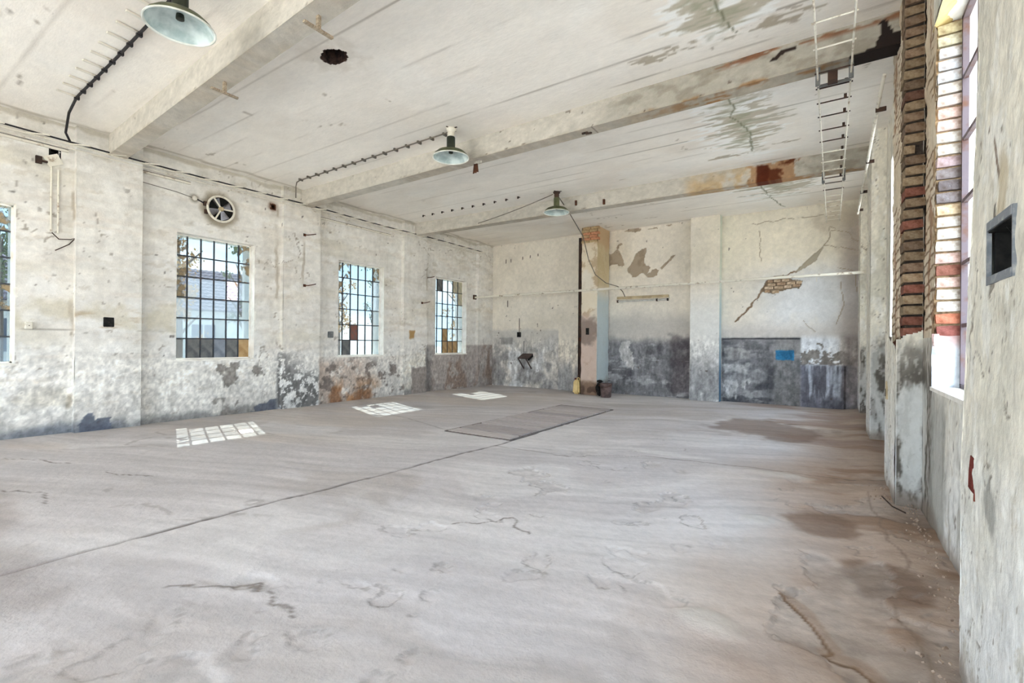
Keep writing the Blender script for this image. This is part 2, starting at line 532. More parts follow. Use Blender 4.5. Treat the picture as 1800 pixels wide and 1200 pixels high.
def paint_left(P):
    u = P[:, 1] + (P[:, 0] - XL) * 0.7; z = P[:, 2]; n = len(u)
    yy = P[:, 1]
    c = flat(n, WHITE)
    lay(c, (232, 229, 222), ss(0.4, 0.7, fbm(u, z, 0.8, 4, 1)) * 0.6)
    lay(c, (214, 206, 188), ss(0.5, 0.8, fbm(u * 0.5, z * 1.6, 1.2, 5, 2)) * 0.6)
    lay(c, (212, 202, 190), ss(0.58, 0.72, fbm(u * 0.4, z * 3, 2.2, 5, 5)) * 0.35)
    lay(c, (206, 200, 190), ss(0.56, 0.75, fbm(u * 3, z * 0.4, 1.6, 4, 6)) * 0.35)
    mottle(c, u, z, 0.06, 1.5, 7)
    c *= (1 + (fbm(u * 0.5, z * 1.6, 7, 4, 15, 0.65) - 0.5)[:, None] * 0.12)
    lay(c, (240, 238, 234), ss(0.58, 0.66, fbm(u * 0.6, z * 1.3, 4, 4, 16, 0.62)) * 0.5)
    lay(c, (190, 180, 164), ss(0.66, 0.72, fbm(u * 0.6, z * 1.4, 5, 5, 17, 0.65)) * 0.35)
    r = (fbm(u, z, 2.0, 5, 8, 0.6) - 0.5) * 0.026
    # horizontal colour break of the old dado line
    ln = seg(u, z, [(-6, 1.64), (4.2, 1.64)], 0.012, 0.01)
    lay(c, (150, 142, 130), ln * 0.7 * ss(0.4, 0.55, vn(u * 2, z, 3)))
    lay(c, (206, 198, 178), rect(u, z, -6, 3.8, 1.64, 2.1, 0.10, 0.2) * ss(0.42, 0.62, fbm(u, z, 2.5, 4, 11)) * 0.7)
    lay(c, (180, 160, 130), rect(u, z, 2.4, 3.3, 1.6, 1.95, 0.05, 0.15) * ss(0.5, 0.65, fbm(u * 0.6, z * 2.5, 4, 4, 12)) * 0.7)
    # hairline cracks and chips
    gate = ss(0.55, 0.63, fbm(u, z, 1.6, 3, 21)) * ss(0.42, 0.5, fbm(u, z, 6, 2, 23))
    ck = cracks(u + (fbm(u, z, 6, 3, 24) - 0.5) * 0.25, z + (fbm(u, z, 6, 3, 25) - 0.5) * 0.25, 1.5, 22, 0.013) * gate
    lay(c, (132, 120, 106), ck * 0.6); r -= ck * 0.004
    spots(c, u, z, (116, 106, 96), 0.90, 22, 31, ss(0.54, 0.64, fbm(u, z, 1.1, 3, 33)), 0.45)
    spots(c, u, z, (78, 70, 64), 0.965, 14, 34, ss(0.50, 0.6, fbm(u, z, 0.8, 3, 35)), 0.7)
    # scoured upper edge under the ceiling
    e = seg(u, z, [(-6.5, 4.83), (13.5, 4.83)], 0.05, 0.09, 2.2, 3)
    lay(c, (188, 180, 164), e * 0.7)
    # foot of the wall
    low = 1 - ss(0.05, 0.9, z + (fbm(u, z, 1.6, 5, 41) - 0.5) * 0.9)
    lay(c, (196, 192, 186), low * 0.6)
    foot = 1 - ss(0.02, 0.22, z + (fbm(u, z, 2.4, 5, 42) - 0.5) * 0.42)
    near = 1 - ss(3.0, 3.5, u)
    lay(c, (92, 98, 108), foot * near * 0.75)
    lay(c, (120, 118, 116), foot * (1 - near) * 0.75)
    G = (138, 132, 126)
    m = poly(u, z, [(2.46, 0.0), (2.63, 0.3), (2.72, 0.17), (2.94, 0.2), (2.94, 0.0)], 0.08, 6, 3); lay(c, (86, 92, 106), m * 0.8)
    for pts in ([(4.57, 0.95), (4.81, 1.08), (4.95, 0.98), (4.91, 0.55), (4.64, 0.57)],
                [(5.19, 0.92), (5.54, 0.94), (5.52, 0.81), (5.22, 0.72)],
                [(4.47, 0.38), (4.96, 0.33), (4.96, -0.05), (4.43, -0.05)]):
        m = poly(u, z, pts, 0.14, 7, 4) * ss(0.38, 0.5, fbm(u, z, 6, 3, 44)); lay(c, G, m * 0.9); r -= m * 0.004
    m = poly(u, z, [(5.3, 0.2), (5.87, 0.24), (5.87, -0.05), (5.2, -0.05)], 0.1, 6, 5); lay(c, (92, 96, 108), m * 0.85)
    # heavily flaked pier and the bay beyond it
    pb = rect(yy, z, 5.75, 6.72, -0.2, 1.25, 0.05, 0.0) * (1 - ss(0.75, 1.55, z + (yy - 5.8) * 0.5 + (fbm(u, z, 2, 3, 51) - 0.5) * 0.5))
    fl = ss(0.48, 0.52, fbm(u, z, 7, 5, 52, 0.7))
    lay(c, (232, 232, 230), pb * 0.7); lay(c, (112, 110, 108), pb * fl * 0.95); r -= pb * fl * 0.004
    b2 = rect(yy, z, 6.70, 9.34, -0.2, 1.14, 0.04, 0.05) * (1 - ss(0.9, 1.2, z + (fbm(u, z, 2, 4, 53) - 0.5) * 0.35))
    lay(c, (196, 178, 164), b2 * (1 - ss(7.8, 8.8, yy)) * 0.85)
    lay(c, (214, 210, 204), b2 * ss(7.8, 8.8, yy) * 0.7)
    lay(c, (120, 110, 104), b2 * ss(0.55, 0.62, fbm(u, z, 5, 5, 54, 0.65)) * 0.8)
    lay(c, (232, 226, 218), b2 * ss(0.60, 0.68, fbm(u, z, 4, 5, 58, 0.65)) * 0.85)
    rs = b2 * (1 - ss(0.15, 0.75, z)) * ss(0.46, 0.62, fbm(u, z * 0.6, 3, 4, 55)) * (1 - ss(8.3, 8.8, yy))
    lay(c, (176, 128, 88), rs * 0.8)
    for cu in (7.25, 7.9, 8.18):
        lay(c, (138, 94, 62), blob(u, z, cu, 0.08, 0.16, 0.24, 7, 6, 0.9, 0.5) * 0.75)
    # pier beyond: brown grey block, rust mark
    lay(c, (150, 140, 134), rect(yy, z, 9.62, 10.3, -0.2, 0.76, 0.02, 0.03) * 0.9)
    lay(c, (168, 128, 74), rect(u, z, 9.62, 9.82, 1.58, 1.82, 0.02, 0.04, 9) * 0.85 * ss(XP - 0.03, XP - 0.01, P[:, 0]))
    # last bay: taupe dado
    d3 = rect(yy, z, 10.2, 14, -0.2, 1.40, 0.03, 0.03) * (1 - ss(1.33, 1.5, z))
    lay(c, (168, 158, 152), d3 * 0.9)
    lay(c, (140, 118, 104), d3 * ss(0.5, 0.65, fbm(u, z * 0.5, 1.5, 4, 56)) * 0.7)
    lay(c, (120, 116, 114), rect(yy, z, 10.2, 10.55, -0.2, 1.3, 0.06, 0.1) * 0.7)
    lay(c, (204, 200, 194), d3 * ss(0.62, 0.7, fbm(u, z, 4, 4, 57)) * 0.5)
    # long streaks under the pipe hooks
    for cu, z0, z1 in ((6.36, 2.7, 3.9), (5.72, 2.4, 4.3), (10.3, 2.0, 3.6), (2.36, 0.4, 4.2)):
        lay(c, (168, 156, 138), seg(u, z, [(cu, z0), (cu, z1)], 0.035, 0.05, 3, 9) * 0.6 * ss(0.35, 0.6, vn(u * 3, z * 2.5, 61)))
    grit(c, u, z, 0.055, 80)
    c *= (1 + ((fbm(u * 1.4, z * 0.9, 15, 3, 82, 0.8) - 0.5) * 0.5 * (1 - ss(0.9, 1.7, z)))[:, None])
    # soot round the fan
    d = np.hypot(u - 4.55, (z - 4.06)) + (fbm(u, z, 5, 3, 71) - 0.5) * 0.12
    lay(c, (150, 138, 118), (1 - ss(0.27, 0.42, d)) * 0.8)
    lay(c, (128, 118, 104), (1 - ss(0.03, 0.12, np.hypot(u - 4.10, z - 4.17))) * 0.8)
    lay(c, (120, 92, 76), (1 - ss(0.04, 0.14, np.hypot(u - 5.62, z - 4.36) + (fbm(u, z, 6, 3, 72) - 0.5) * 0.1)) * 0.8)
    return c, r


PEELS = [
    [(-5.68, 4.22), (-5.58, 4.18), (-5.46, 4.19), (-5.4, 4.27), (-5.32, 4.31), (-5.24, 4.18), (-5.15, 3.99), (-5.11, 3.79), (-5.3, 3.78), (-5.32, 3.84), (-5.45, 3.86), (-5.57, 3.82), (-5.58, 3.7), (-5.65, 3.8), (-5.66, 4.01), (-5.6, 4.06)],
    [(-5.36, 4.30), (-5.34, 4.41), (-5.21, 4.48), (-5.16, 4.42), (-5.27, 4.38), (-5.29, 4.30)],
    [(-4.47, 4.25), (-4.45, 4.17), (-4.51, 3.98), (-4.52, 3.84), (-4.46, 3.73), (-4.39, 3.73), (-4.34, 3.67), (-4.38, 3.58), (-4.41, 3.52), (-4.31, 3.54), (-4.29, 3.61), (-4.19, 3.63), (-4.1, 3.58), (-4.14, 3.44), (-4.26, 3.39), (-4.38, 3.38), (-4.46, 3.44), (-4.56, 3.54), (-4.64, 3.52), (-4.74, 3.43), (-4.86, 3.42), (-4.89, 3.49), (-5.03, 3.63), (-5.02, 3.7), (-4.94, 3.77), (-4.84, 3.94), (-4.77, 4.11), (-4.59, 4.22)],
    [(-3.62, 3.97), (-4.0, 3.59), (-4.05, 3.64), (-3.72, 3.96)],
    [(-5.16, 4.81), (-4.98, 4.85), (-4.61, 4.84), (-4.61, 4.77), (-4.8, 4.73), (-4.93, 4.77)],
    [(-4.42, 4.78), (-4.15, 4.82), (-4.13, 4.76), (-4.2, 4.78), (-4.4, 4.76)],
    [(-3.9, 4.83), (-3.75, 4.84), (-3.73, 4.81), (-3.84, 4.79)],
]


def paint_back(P):
    u = P[:, 0]; z = P[:, 2]; n = len(u); dep = YB - P[:, 1]
    c = flat(n, (233, 225, 212))
    lay(c, (214, 206, 190), ss(0.45, 0.75, fbm(u, z, 0.7, 4, 101)) * 0.6)
    lay(c, (222, 225, 230), ss(-2.2, -0.8, u) * rect(u, z, -9, 2, 1.9, 3.4, 0.5, 0.3) * 0.75)
    lay(c, (228, 220, 200), ss(-3.5, -2, u) * ss(3.0, 3.9, z) * 0.6)
    mottle(c, u, z, 0.05, 1.4, 103)
    r = (fbm(u, z, 1.8, 4, 104) - 0.5) * 0.014
    up = ss(0.3, 0.6, fbm(u * 0.5, z * 3, 1.8, 4, 105))
    # first field: soft grey foot with limewash clouds
    a = (1 - ss(-7.3, -7.2, u))
    t = 1 - ss(0.9, 1.75, z + (fbm(u, z, 1.5, 4, 106) - 0.5) * 0.9)
    lay(c, (186, 184, 182), a * (1 - ss(1.85, 2.0, z + (fbm(u, z, 2, 3, 109) - 0.5) * 0.1)) * 0.55)
    lay(c, (150, 148, 148), a * t * ss(0.40, 0.62, fbm(u * 0.8, z, 2.6, 5, 107)) * 0.85)
    lay(c, (222, 224, 226), a * t * ss(0.55, 0.68, fbm(u, z * 0.7, 2.0, 4, 108)) * 0.7)
    lay(c, (142, 138, 136), a * rect(u, z, -9.55, -9.05, 1.42, 1.66, 0.02, 0.03) * 0.6)
    lay(c, (128, 122, 118), a * rect(u, z, -10.2, -9.75, 0, 0.9, 0.08, 0.15) * 0.6)
    # second pier
    e = ss(-7.3, -7.25, u) * (1 - ss(-5.7, -5.62, u))
    lay(c, (148, 148, 150), e * (1 - ss(0.25, 1.1, z + (fbm(u * 3, z, 1.5, 4, 110) - 0.5) * 0.9)) * 0.9)
    # second field: dark grey oil paint dado
    b = ss(-5.7, -5.6, u) * (1 - ss(-3.26, -3.2, u))
    lay(c, (186, 182, 178), b * (1 - ss(2.0, 2.6, z + (fbm(u, z, 1.2, 3, 111) - 0.5) * 0.5)) * 0.7)
    bd = b * (1 - ss(1.42, 1.74, z + (fbm(u, z, 2.2, 4, 112) - 0.5) * 0.25))
    lay(c, (122, 122, 126), bd * 0.92)
    lay(c, (92, 90, 94), bd * ss(0.5, 0.66, fbm(u, z, 1.6, 5, 113)) * 0.8)
    lay(c, (172, 172, 174), bd * ss(0.56, 0.68, fbm(u * 0.6, z * 1.4, 3.4, 5, 114, 0.65)) * 0.75)
    lay(c, (200, 198, 196), b * poly(u, z, [(-5.24, 1.5), (-4.96, 1.55), (-4.82, 0.97), (-4.84, 0.71), (-5.23, 1.12)], 0.12, 6, 9) * 0.75)
    lay(c, (96, 88, 92), b * rect(u, z, -3.75, -3.2, 0.1, 1.7, 0.12, 0.2) * 0.6)
    sc = cracks(u * 0.5, z * 2, 2.2, 115, 0.018) * bd
    lay(c, (190, 190, 192), sc * 0.3 * ss(0.5, 0.6, fbm(u, z, 5, 2, 163)))
    # third pier
    f = ss(-3.26, -3.22, u) * (1 - ss(-2.42, -2.38, u)) * ss(0.02, 0.05, dep)
    lay(c, (230, 230, 228), f * (1 - ss(2.2, 3.2, z)) * 0.8)
    lay(c, (152, 152, 154), f * (1 - ss(0.7, 1.5, z + (fbm(u, z, 2, 5, 116) - 0.5) * 0.9)) * 0.85)
    lay(c, (206, 206, 204), f * (1 - ss(1.0, 1.6, z)) * ss(0.52, 0.62, fbm(u, z, 3, 5, 117)) * 0.7)
    # third field: dark patch with crisp top, blue sign, chalky drips
    g = ss(-2.44, -2.40, u)
    lay(c, (196, 192, 190), g * (1 - ss(1.7, 2.2, z + (fbm(u, z, 2, 3, 118) - 0.5) * 0.3)) * 0.7)
    dk = g * rect(u, z, -2.6, -0.63, -0.3, 1.67, 0.025, 0.012)
    lay(c, (118, 118, 122), dk * 0.95)
    lay(c, (84, 85, 90), dk * ss(0.45, 0.62, fbm(u * 0.8, z * 1.6, 1.8, 5, 119)) * 0.85)
    lay(c, (168, 168, 170), dk * ss(0.5, 0.64, fbm(u * 0.7, z * 1.6, 2.6, 5, 120, 0.62)) * 0.75 * (1 - ss(-1.6, -1.3, u) * 0.5))
    lay(c, (150, 148, 146), dk * ss(-1.3, -1.1, u) * 0.55)
    lay(c, (205, 205, 206), dk * rect(u, z, -2.35, -1.7, 0.1, 0.6, 0.05, 0.15) * ss(0.52, 0.6, fbm(u * 1.6, z * 0.8, 6, 4, 121)) * 0.9)
    lay(c, (204, 204, 204), dk * rect(u, z, -2.35, -1.75, 0.75, 0.98, 0.04, 0.08) * 0.7)
    lay(c, (196, 194, 192), dk * rect(u, z, -2.35, -1.75, 1.12, 1.38, 0.04, 0.08) * 0.5)
    lay(c, (60, 60, 64), seg(u, z, [(-2.4, 1.64), (-0.66, 1.65)], 0.02, 0.01) * dk)
    lay(c, (50, 116, 158), rect(u, z, -1.165, -0.77, 1.12, 1.36, 0.008, 0.014, 14) * 0.97)
    rt = ss(-0.66, -0.6, u) * (1 - ss(1.6, 1.8, z))
    lay(c, (226, 230, 236), rt * (1 - ss(0.12, 0.2, u)) * 0.8)
    lay(c, (126, 120, 118), rt * ss(0.1, 0.3, u + (fbm(u, z, 3, 3, 122) - 0.5) * 0.3) * 0.85)
    gp = poly(u, z, [(-0.59, 1.32), (-0.4, 1.38), (-0.26, 1.54), (-0.18, 1.47), (-0.15, 1.32), (0.06, 1.29), (0.1, 1.37), (0.34, 1.29), (0.48, 1.17), (0.27, 1.04), (0.06, 1.03), (-0.26, 1.05), (-0.62, 1.01)], 0.08, 10, 10)
    gp = gp * ss(0.36, 0.42, fbm(u, z, 9, 3, 123))
    lay(c, (130, 124, 118), gp * 0.95); r -= gp * 0.005
    ch = rt * (1 - ss(0.98, 1.06, z))
    lay(c, (104, 104, 114), ch * 0.95)
    dr = ss(0.45, 0.62, fbm(u * 6, z * 0.7, 2.0, 4, 124)) * ss(0.15, 0.4, z + (fbm(u * 4, z, 2, 3, 125) - 0.5) * 0.5)
    lay(c, (190, 196, 208), ch * dr * 0.85 * (1 - ss(0.2, 0.3, u)))
    lay(c, (40, 38, 42), seg(u, z, [(0.25, 1.0), (0.25, 0.0)], 0.022, 0.015) * 0.95)
    lay(c, (150, 138, 132), ss(0.05, 0.4, u + (fbm(u, z, 1.5, 4, 126) - 0.5) * 0.4) * 0.65 * (1 - ss(4.4, 4.8, z)))
    grit(c, u, z, 0.05, 160)
    c *= (1 + ((fbm(u * 1.3, z * 0.8, 8, 5, 161, 0.8) - 0.5) * 0.75 * (1 - ss(1.3, 1.9, z)))[:, None])
    c *= (1 + ((fbm(u * 3, z * 0.4, 4, 4, 162, 0.7) - 0.5) * 0.35 * (1 - ss(1.3, 1.9, z)))[:, None])
    # peeled coats, exposed render below
    for k, p in enumerate(PEELS):
        m = poly(u, z, p, 0.012, 12, 130 + k) * (dep < 0.03)
        lay(c, (168, 152, 132), m * 0.95)
        lay(c, (150, 134, 116), m * ss(0.5, 0.65, fbm(u, z, 5, 4, 137)) * 0.7)
        r -= m * 0.006
    ck = seg(u, z, [(-2.11, 2.08), (-1.74, 2.49), (-1.47, 2.89), (-1.29, 3.09), (-1.02, 3.18), (-0.75, 3.27)], 0.022, 0.05, 7, 140)
    lay(c, (120, 96, 74), ck * 0.9); r -= ck * 0.012
    ck = seg(u, z, [(-0.75, 3.27), (-0.53, 3.52), (-0.31, 3.73), (-0.17, 3.87), (-0.06, 4.07), (-0.08, 4.31), (0.04, 4.25)], 0.012, 0.03, 7, 141)
    lay(c, (140, 126, 104), ck * 0.85)
    m = poly(u, z, [(-0.75, 3.25), (-0.55, 3.53), (-0.31, 3.74), (-0.15, 3.88), (-0.25, 3.69), (-0.34, 3.52), (-0.49, 3.41)], 0.03, 9, 142)
    lay(c, (164, 154, 136), m * 0.9); r -= m * 0.008
    for pts in ([(0.16, 3.01), (0.2, 2.47), (0.06, 1.96)], [(0.08, 3.32), (0.43, 3.2), (0.46, 2.75)], [(-1.75, 4.57), (-0.9, 4.60), (-0.21, 4.6)],
                [(-0.06, 4.2), (0.3, 4.1), (0.47, 3.9)], [(-1.55, 4.4), (-1.53, 3.6)], [(-0.17, 3.87), (0.1, 3.8), (0.4, 3.7)], [(-0.6, 2.1), (-0.35, 1.8)]):
        lay(c, (150, 134, 112), seg(u, z, pts, 0.010, 0.05, 5, 145) * 0.8)
    bp = poly(u, z, [(-1.50, 2.84), (-1.41, 3.07), (-1.33, 3.19), (-1.02, 3.22), (-0.86, 3.10), (-0.6, 3.04), (-0.67, 2.87), (-0.94, 2.88), (-1.21, 2.76)], 0.03, 8, 147)
    lay(c, (150, 130, 108), bp * 0.95); r -= bp * 0.035
    # damp round the ladder end
    lay(c, (186, 174, 156), blob(u, z, 0.1, 4.5, 0.5, 0.3, 150, 6, 0.9, 0.5) * 0.55)
    # pegs, small chips
    spots(c, u, z, (96, 86, 80), 0.95, 16, 151, ss(0.48, 0.6, fbm(u, z, 0.8, 3, 152)))
    for (x, zz, h) in ((-9.36, 4.22, 0.12), (-9.15, 4.25, 0.08), (-8.68, 4.30, 0.07), (-8.38, 4.33, 0.06), (-8.08, 4.36, 0.06), (-9.28, 2.72, 0.2)):
        lay(c, (90, 80, 72), seg(u, z, [(x, zz), (x, zz + h)], 0.02, 0.01) * 0.85)
    return c, r


BLUE = (176, 194, 200)


def paint_back_pier(P):
    c, r = paint_back(P)
    return c, r


def paint_ceiling(P):
    x = P[:, 0]; y = P[:, 1]; n = len(x)
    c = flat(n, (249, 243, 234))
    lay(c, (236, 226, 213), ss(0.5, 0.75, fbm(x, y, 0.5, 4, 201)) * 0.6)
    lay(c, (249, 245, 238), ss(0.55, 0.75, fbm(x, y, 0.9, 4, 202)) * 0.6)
    mottle(c, x * 0.4, y, 0.035, 2.5, 203)
    r = (fbm(x * 0.3, y, 2.0, 3, 204) - 0.5) * 0.006
    rg = np.random.RandomState(5)
    yy = -6.0
    while yy < 13.4:
        yy += rg.uniform(0.28, 0.52)
        tilt = rg.uniform(-0.004, 0.004)
        s = rg.randint(1000)
        ln = 1 - ss(0.005, 0.022, np.abs(y - yy - tilt * x - (fbm(x, y * 0, 1.2, 2, s) - 0.5) * 0.02))
        on = ss(0.44, 0.60, fbm(x, y * 0 + yy, 0.55, 3, s + 1)) * (0.25 + 0.55 * ss(-6, -1.5, x))
        lay(c, (150, 140, 126), ln * on * 0.9)
        r += ln * on * 0.004
    spots(c, x * 0.5, y, (170, 158, 142), 0.94, 12, 211, ss(0.5, 0.6, fbm(x, y, 0.7, 3, 212)), 0.7)
    # efflorescence and damp
    def damp(cx, cy, rx, ry, s):
        xf = x + (fbm(x * 0.25, y * 2.2, 5, 4, s + 5, 0.65) - 0.5) * rx * 2.2
        halo = blob(xf, y, cx, cy, rx, ry, s, 2.6, 0.5, 0.15)
        fr = fbm(x * 0.45, y * 2.4, 5.5, 4, s + 1)
        lay(c, (253, 252, 248), halo * 0.9)
        ins = blob(xf, y, cx + 0.08, cy, rx * 0.75, ry * 0.85, s + 2, 3.2, 0.5, 0.12) * ss(0.40, 0.48, fr)
        lay(c, (192, 182, 162), ins * 0.85)
        lay(c, (156, 156, 130), blob(xf, y, cx, cy, rx * 0.22, ry * 0.7, s + 3, 3, 0.6, 0.5) * 0.55)
    damp(-1.05, 4.9, 0.42, 0.75, 220)
    damp(-1.2, 8.0, 0.55, 1.35, 230)
    damp(-1.15, 11.2, 0.75, 1.3, 240)
    for pts in ([(-1.2, 6.9), (-1.25, 7.6), (-1.12, 8.3), (-1.2, 9.2)], [(-1.05, 4.6), (-0.9, 5.6)], [(-1.25, 10.2), (-1.3, 11.6), (-1.0, 13.3)]):
        lay(c, (126, 124, 100), seg(x, y, pts, 0.014, 0.08, 3, 250) * 0.8)
    for cx, cy, rx, ry in ((-1.7, 5.55, 0.30, 0.10), (-0.6, 5.6, 0.4, 0.08), (-0.7, 9.05, 0.22, 0.07), (-1.6, 9.2, 0.25, 0.06)):
        lay(c, (176, 164, 144), blob(x + (fbm(x * 0.3, y * 3, 6, 4, 256, 0.65) - 0.5) * 0.5, y, cx, cy, rx, ry, 255, 8, 0.9, 0.15) * ss(0.42, 0.5, fbm(x * 0.6, y * 2, 9, 3, 257)) * 0.85)
    lay(c, (204, 160, 104), blob(x, y, 0.15, 11.1, 0.18, 0.22, 258, 3, 0.3, 0.4) * 0.9)
    # worn edge along the left wall and dirty streaks
    lay(c, (186, 176, 160), seg(x, y, [(-9.9, -6), (-9.9, 13.5)], 0.06, 0.15, 1.6, 260) * 0.6)
    for pts in ([(-9.0, 0.4), (-6.6, 0.75)], [(-8.6, 0.95), (-7.0, 1.15)], [(-9.0, 1.55), (-8.6, 1.5)]):
        lay(c, (168, 158, 146), seg(x, y, pts, 0.012, 0.05, 3, 262) * 0.75)
    lay(c, (214, 204, 190), blob(x, y, -4.9, 3.46, 0.32, 0.26, 265, 7, 0.9, 0.5) * 0.4)
    return c, r


def paint_beam(P):
    x = P[:, 0]; z = P[:, 2] - 0.12; y = P[:, 1]; n = len(x)
    which = np.where(y > 8, 3, np.where(y > 4.5, 2, 1))
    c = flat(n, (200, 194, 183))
    mottle(c, x * 0.6, z * 2 + y, 0.05, 1.6, 301)
    r = (fbm(x, z * 2, 3, 3, 302) - 0.5) * 0.008
    # bare cement ends
    start = np.where(which == 2, -2.4, np.where(which == 3, -0.75, 9))
    g = ss(start - 0.5, start + 0.5, x + (fbm(x, z, 2, 3, 303) - 0.5) * 0.8) 
    lay(c, (172, 166, 154), g * 0.85)
    lay(c, (148, 140, 126), g * ss(0.5, 0.65, fbm(x, z * 2, 4, 5, 304)) * 0.7)
    # chips and rust along the lower edge
    low = (1 - ss(4.405, 4.44, z + (fbm(x, z, 9, 3, 305) - 0.5) * 0.06))
    lay(c, (176, 164, 146), low * 0.6 * ss(0.35, 0.6, fbm(x, y * 2, 0.7, 3, 306)))
    chip = low * ss(0.64, 0.69, fbm(x, z * 3 + y * 2.7, 7, 3, 307)) * ss(-8, -4, x) * (np.abs(P[:, 2] - 4.53) > 1e-4); lay(c, (70, 50, 40), chip * 0.95); r -= chip * 0.01
    rb = np.where(which == 2, ss(-2.5, -1.2, x), np.where(which == 3, ss(-3, -1, x), 0.0))
    lay(c, (150, 108, 68), low * rb * ss(0.48, 0.6, fbm(x, z + y * 3, 4, 4, 308)) * 0.85)
    top = (which == 2) * ss(4.64, 4.70, z) * ss(-1.8, -0.8, x) * ss(0.50, 0.58, fbm(x * 0.8, z * 9, 3, 4, 309))
    lay(c, (128, 84, 58), top * 0.85)
    # big rust scar on the far beam
    m = (which == 3) * rect(x, z, -1.35, -0.52, 4.2, 4.75, 0.03, 0.16, 9, 310)
    lay(c, (168, 128, 92), m * 0.85)
    lay(c, (92, 46, 24), m * ss(0.46, 0.56, fbm(x, z, 4, 4, 311)) * 0.95)
    m = (which == 3) * rect(x, z, -1.2, -1.0, 4.2, 4.72, 0.02, 0.03); lay(c, (84, 36, 18), m * 0.95)
    lay(c, (186, 150, 100), (which == 3) * rect(x, z, -2.4, -1.35, 4.3, 4.7, 0.2, 0.2) * ss(0.45, 0.6, fbm(x, z, 3, 4, 312)) * 0.6)
    # black break at the right end of the middle beam
    m = (which == 2) * poly(x, z, [(0.10, 4.39), (0.34, 4.45), (0.40, 4.53), (0.40, 4.60), (0.37, 4.67), (0.43, 4.69), (0.48, 4.57), (0.7, 4.52), (0.7, 4.36)], 0.04, 8, 313)
    lay(c, (34, 26, 24), m * 0.95)
    m = (which == 2) * poly(x, z, [(-0.62, 4.60), (-0.5, 4.69), (-0.35, 4.70), (-0.36, 4.665), (-0.47, 4.64), (-0.55, 4.58)], 0.03, 8, 314)
    lay(c, (46, 34, 30), m * 0.95)
    grit(c, x, z * 1.5 + y, 0.10, 320, 9.0)
    gate = ss(0.5, 0.62, fbm(x, z * 0 + which, 0.6, 3, 315))
    spots(c, x, z * 1.5 + which, (96, 84, 74), 0.94, 16, 316, gate)
    return c, r


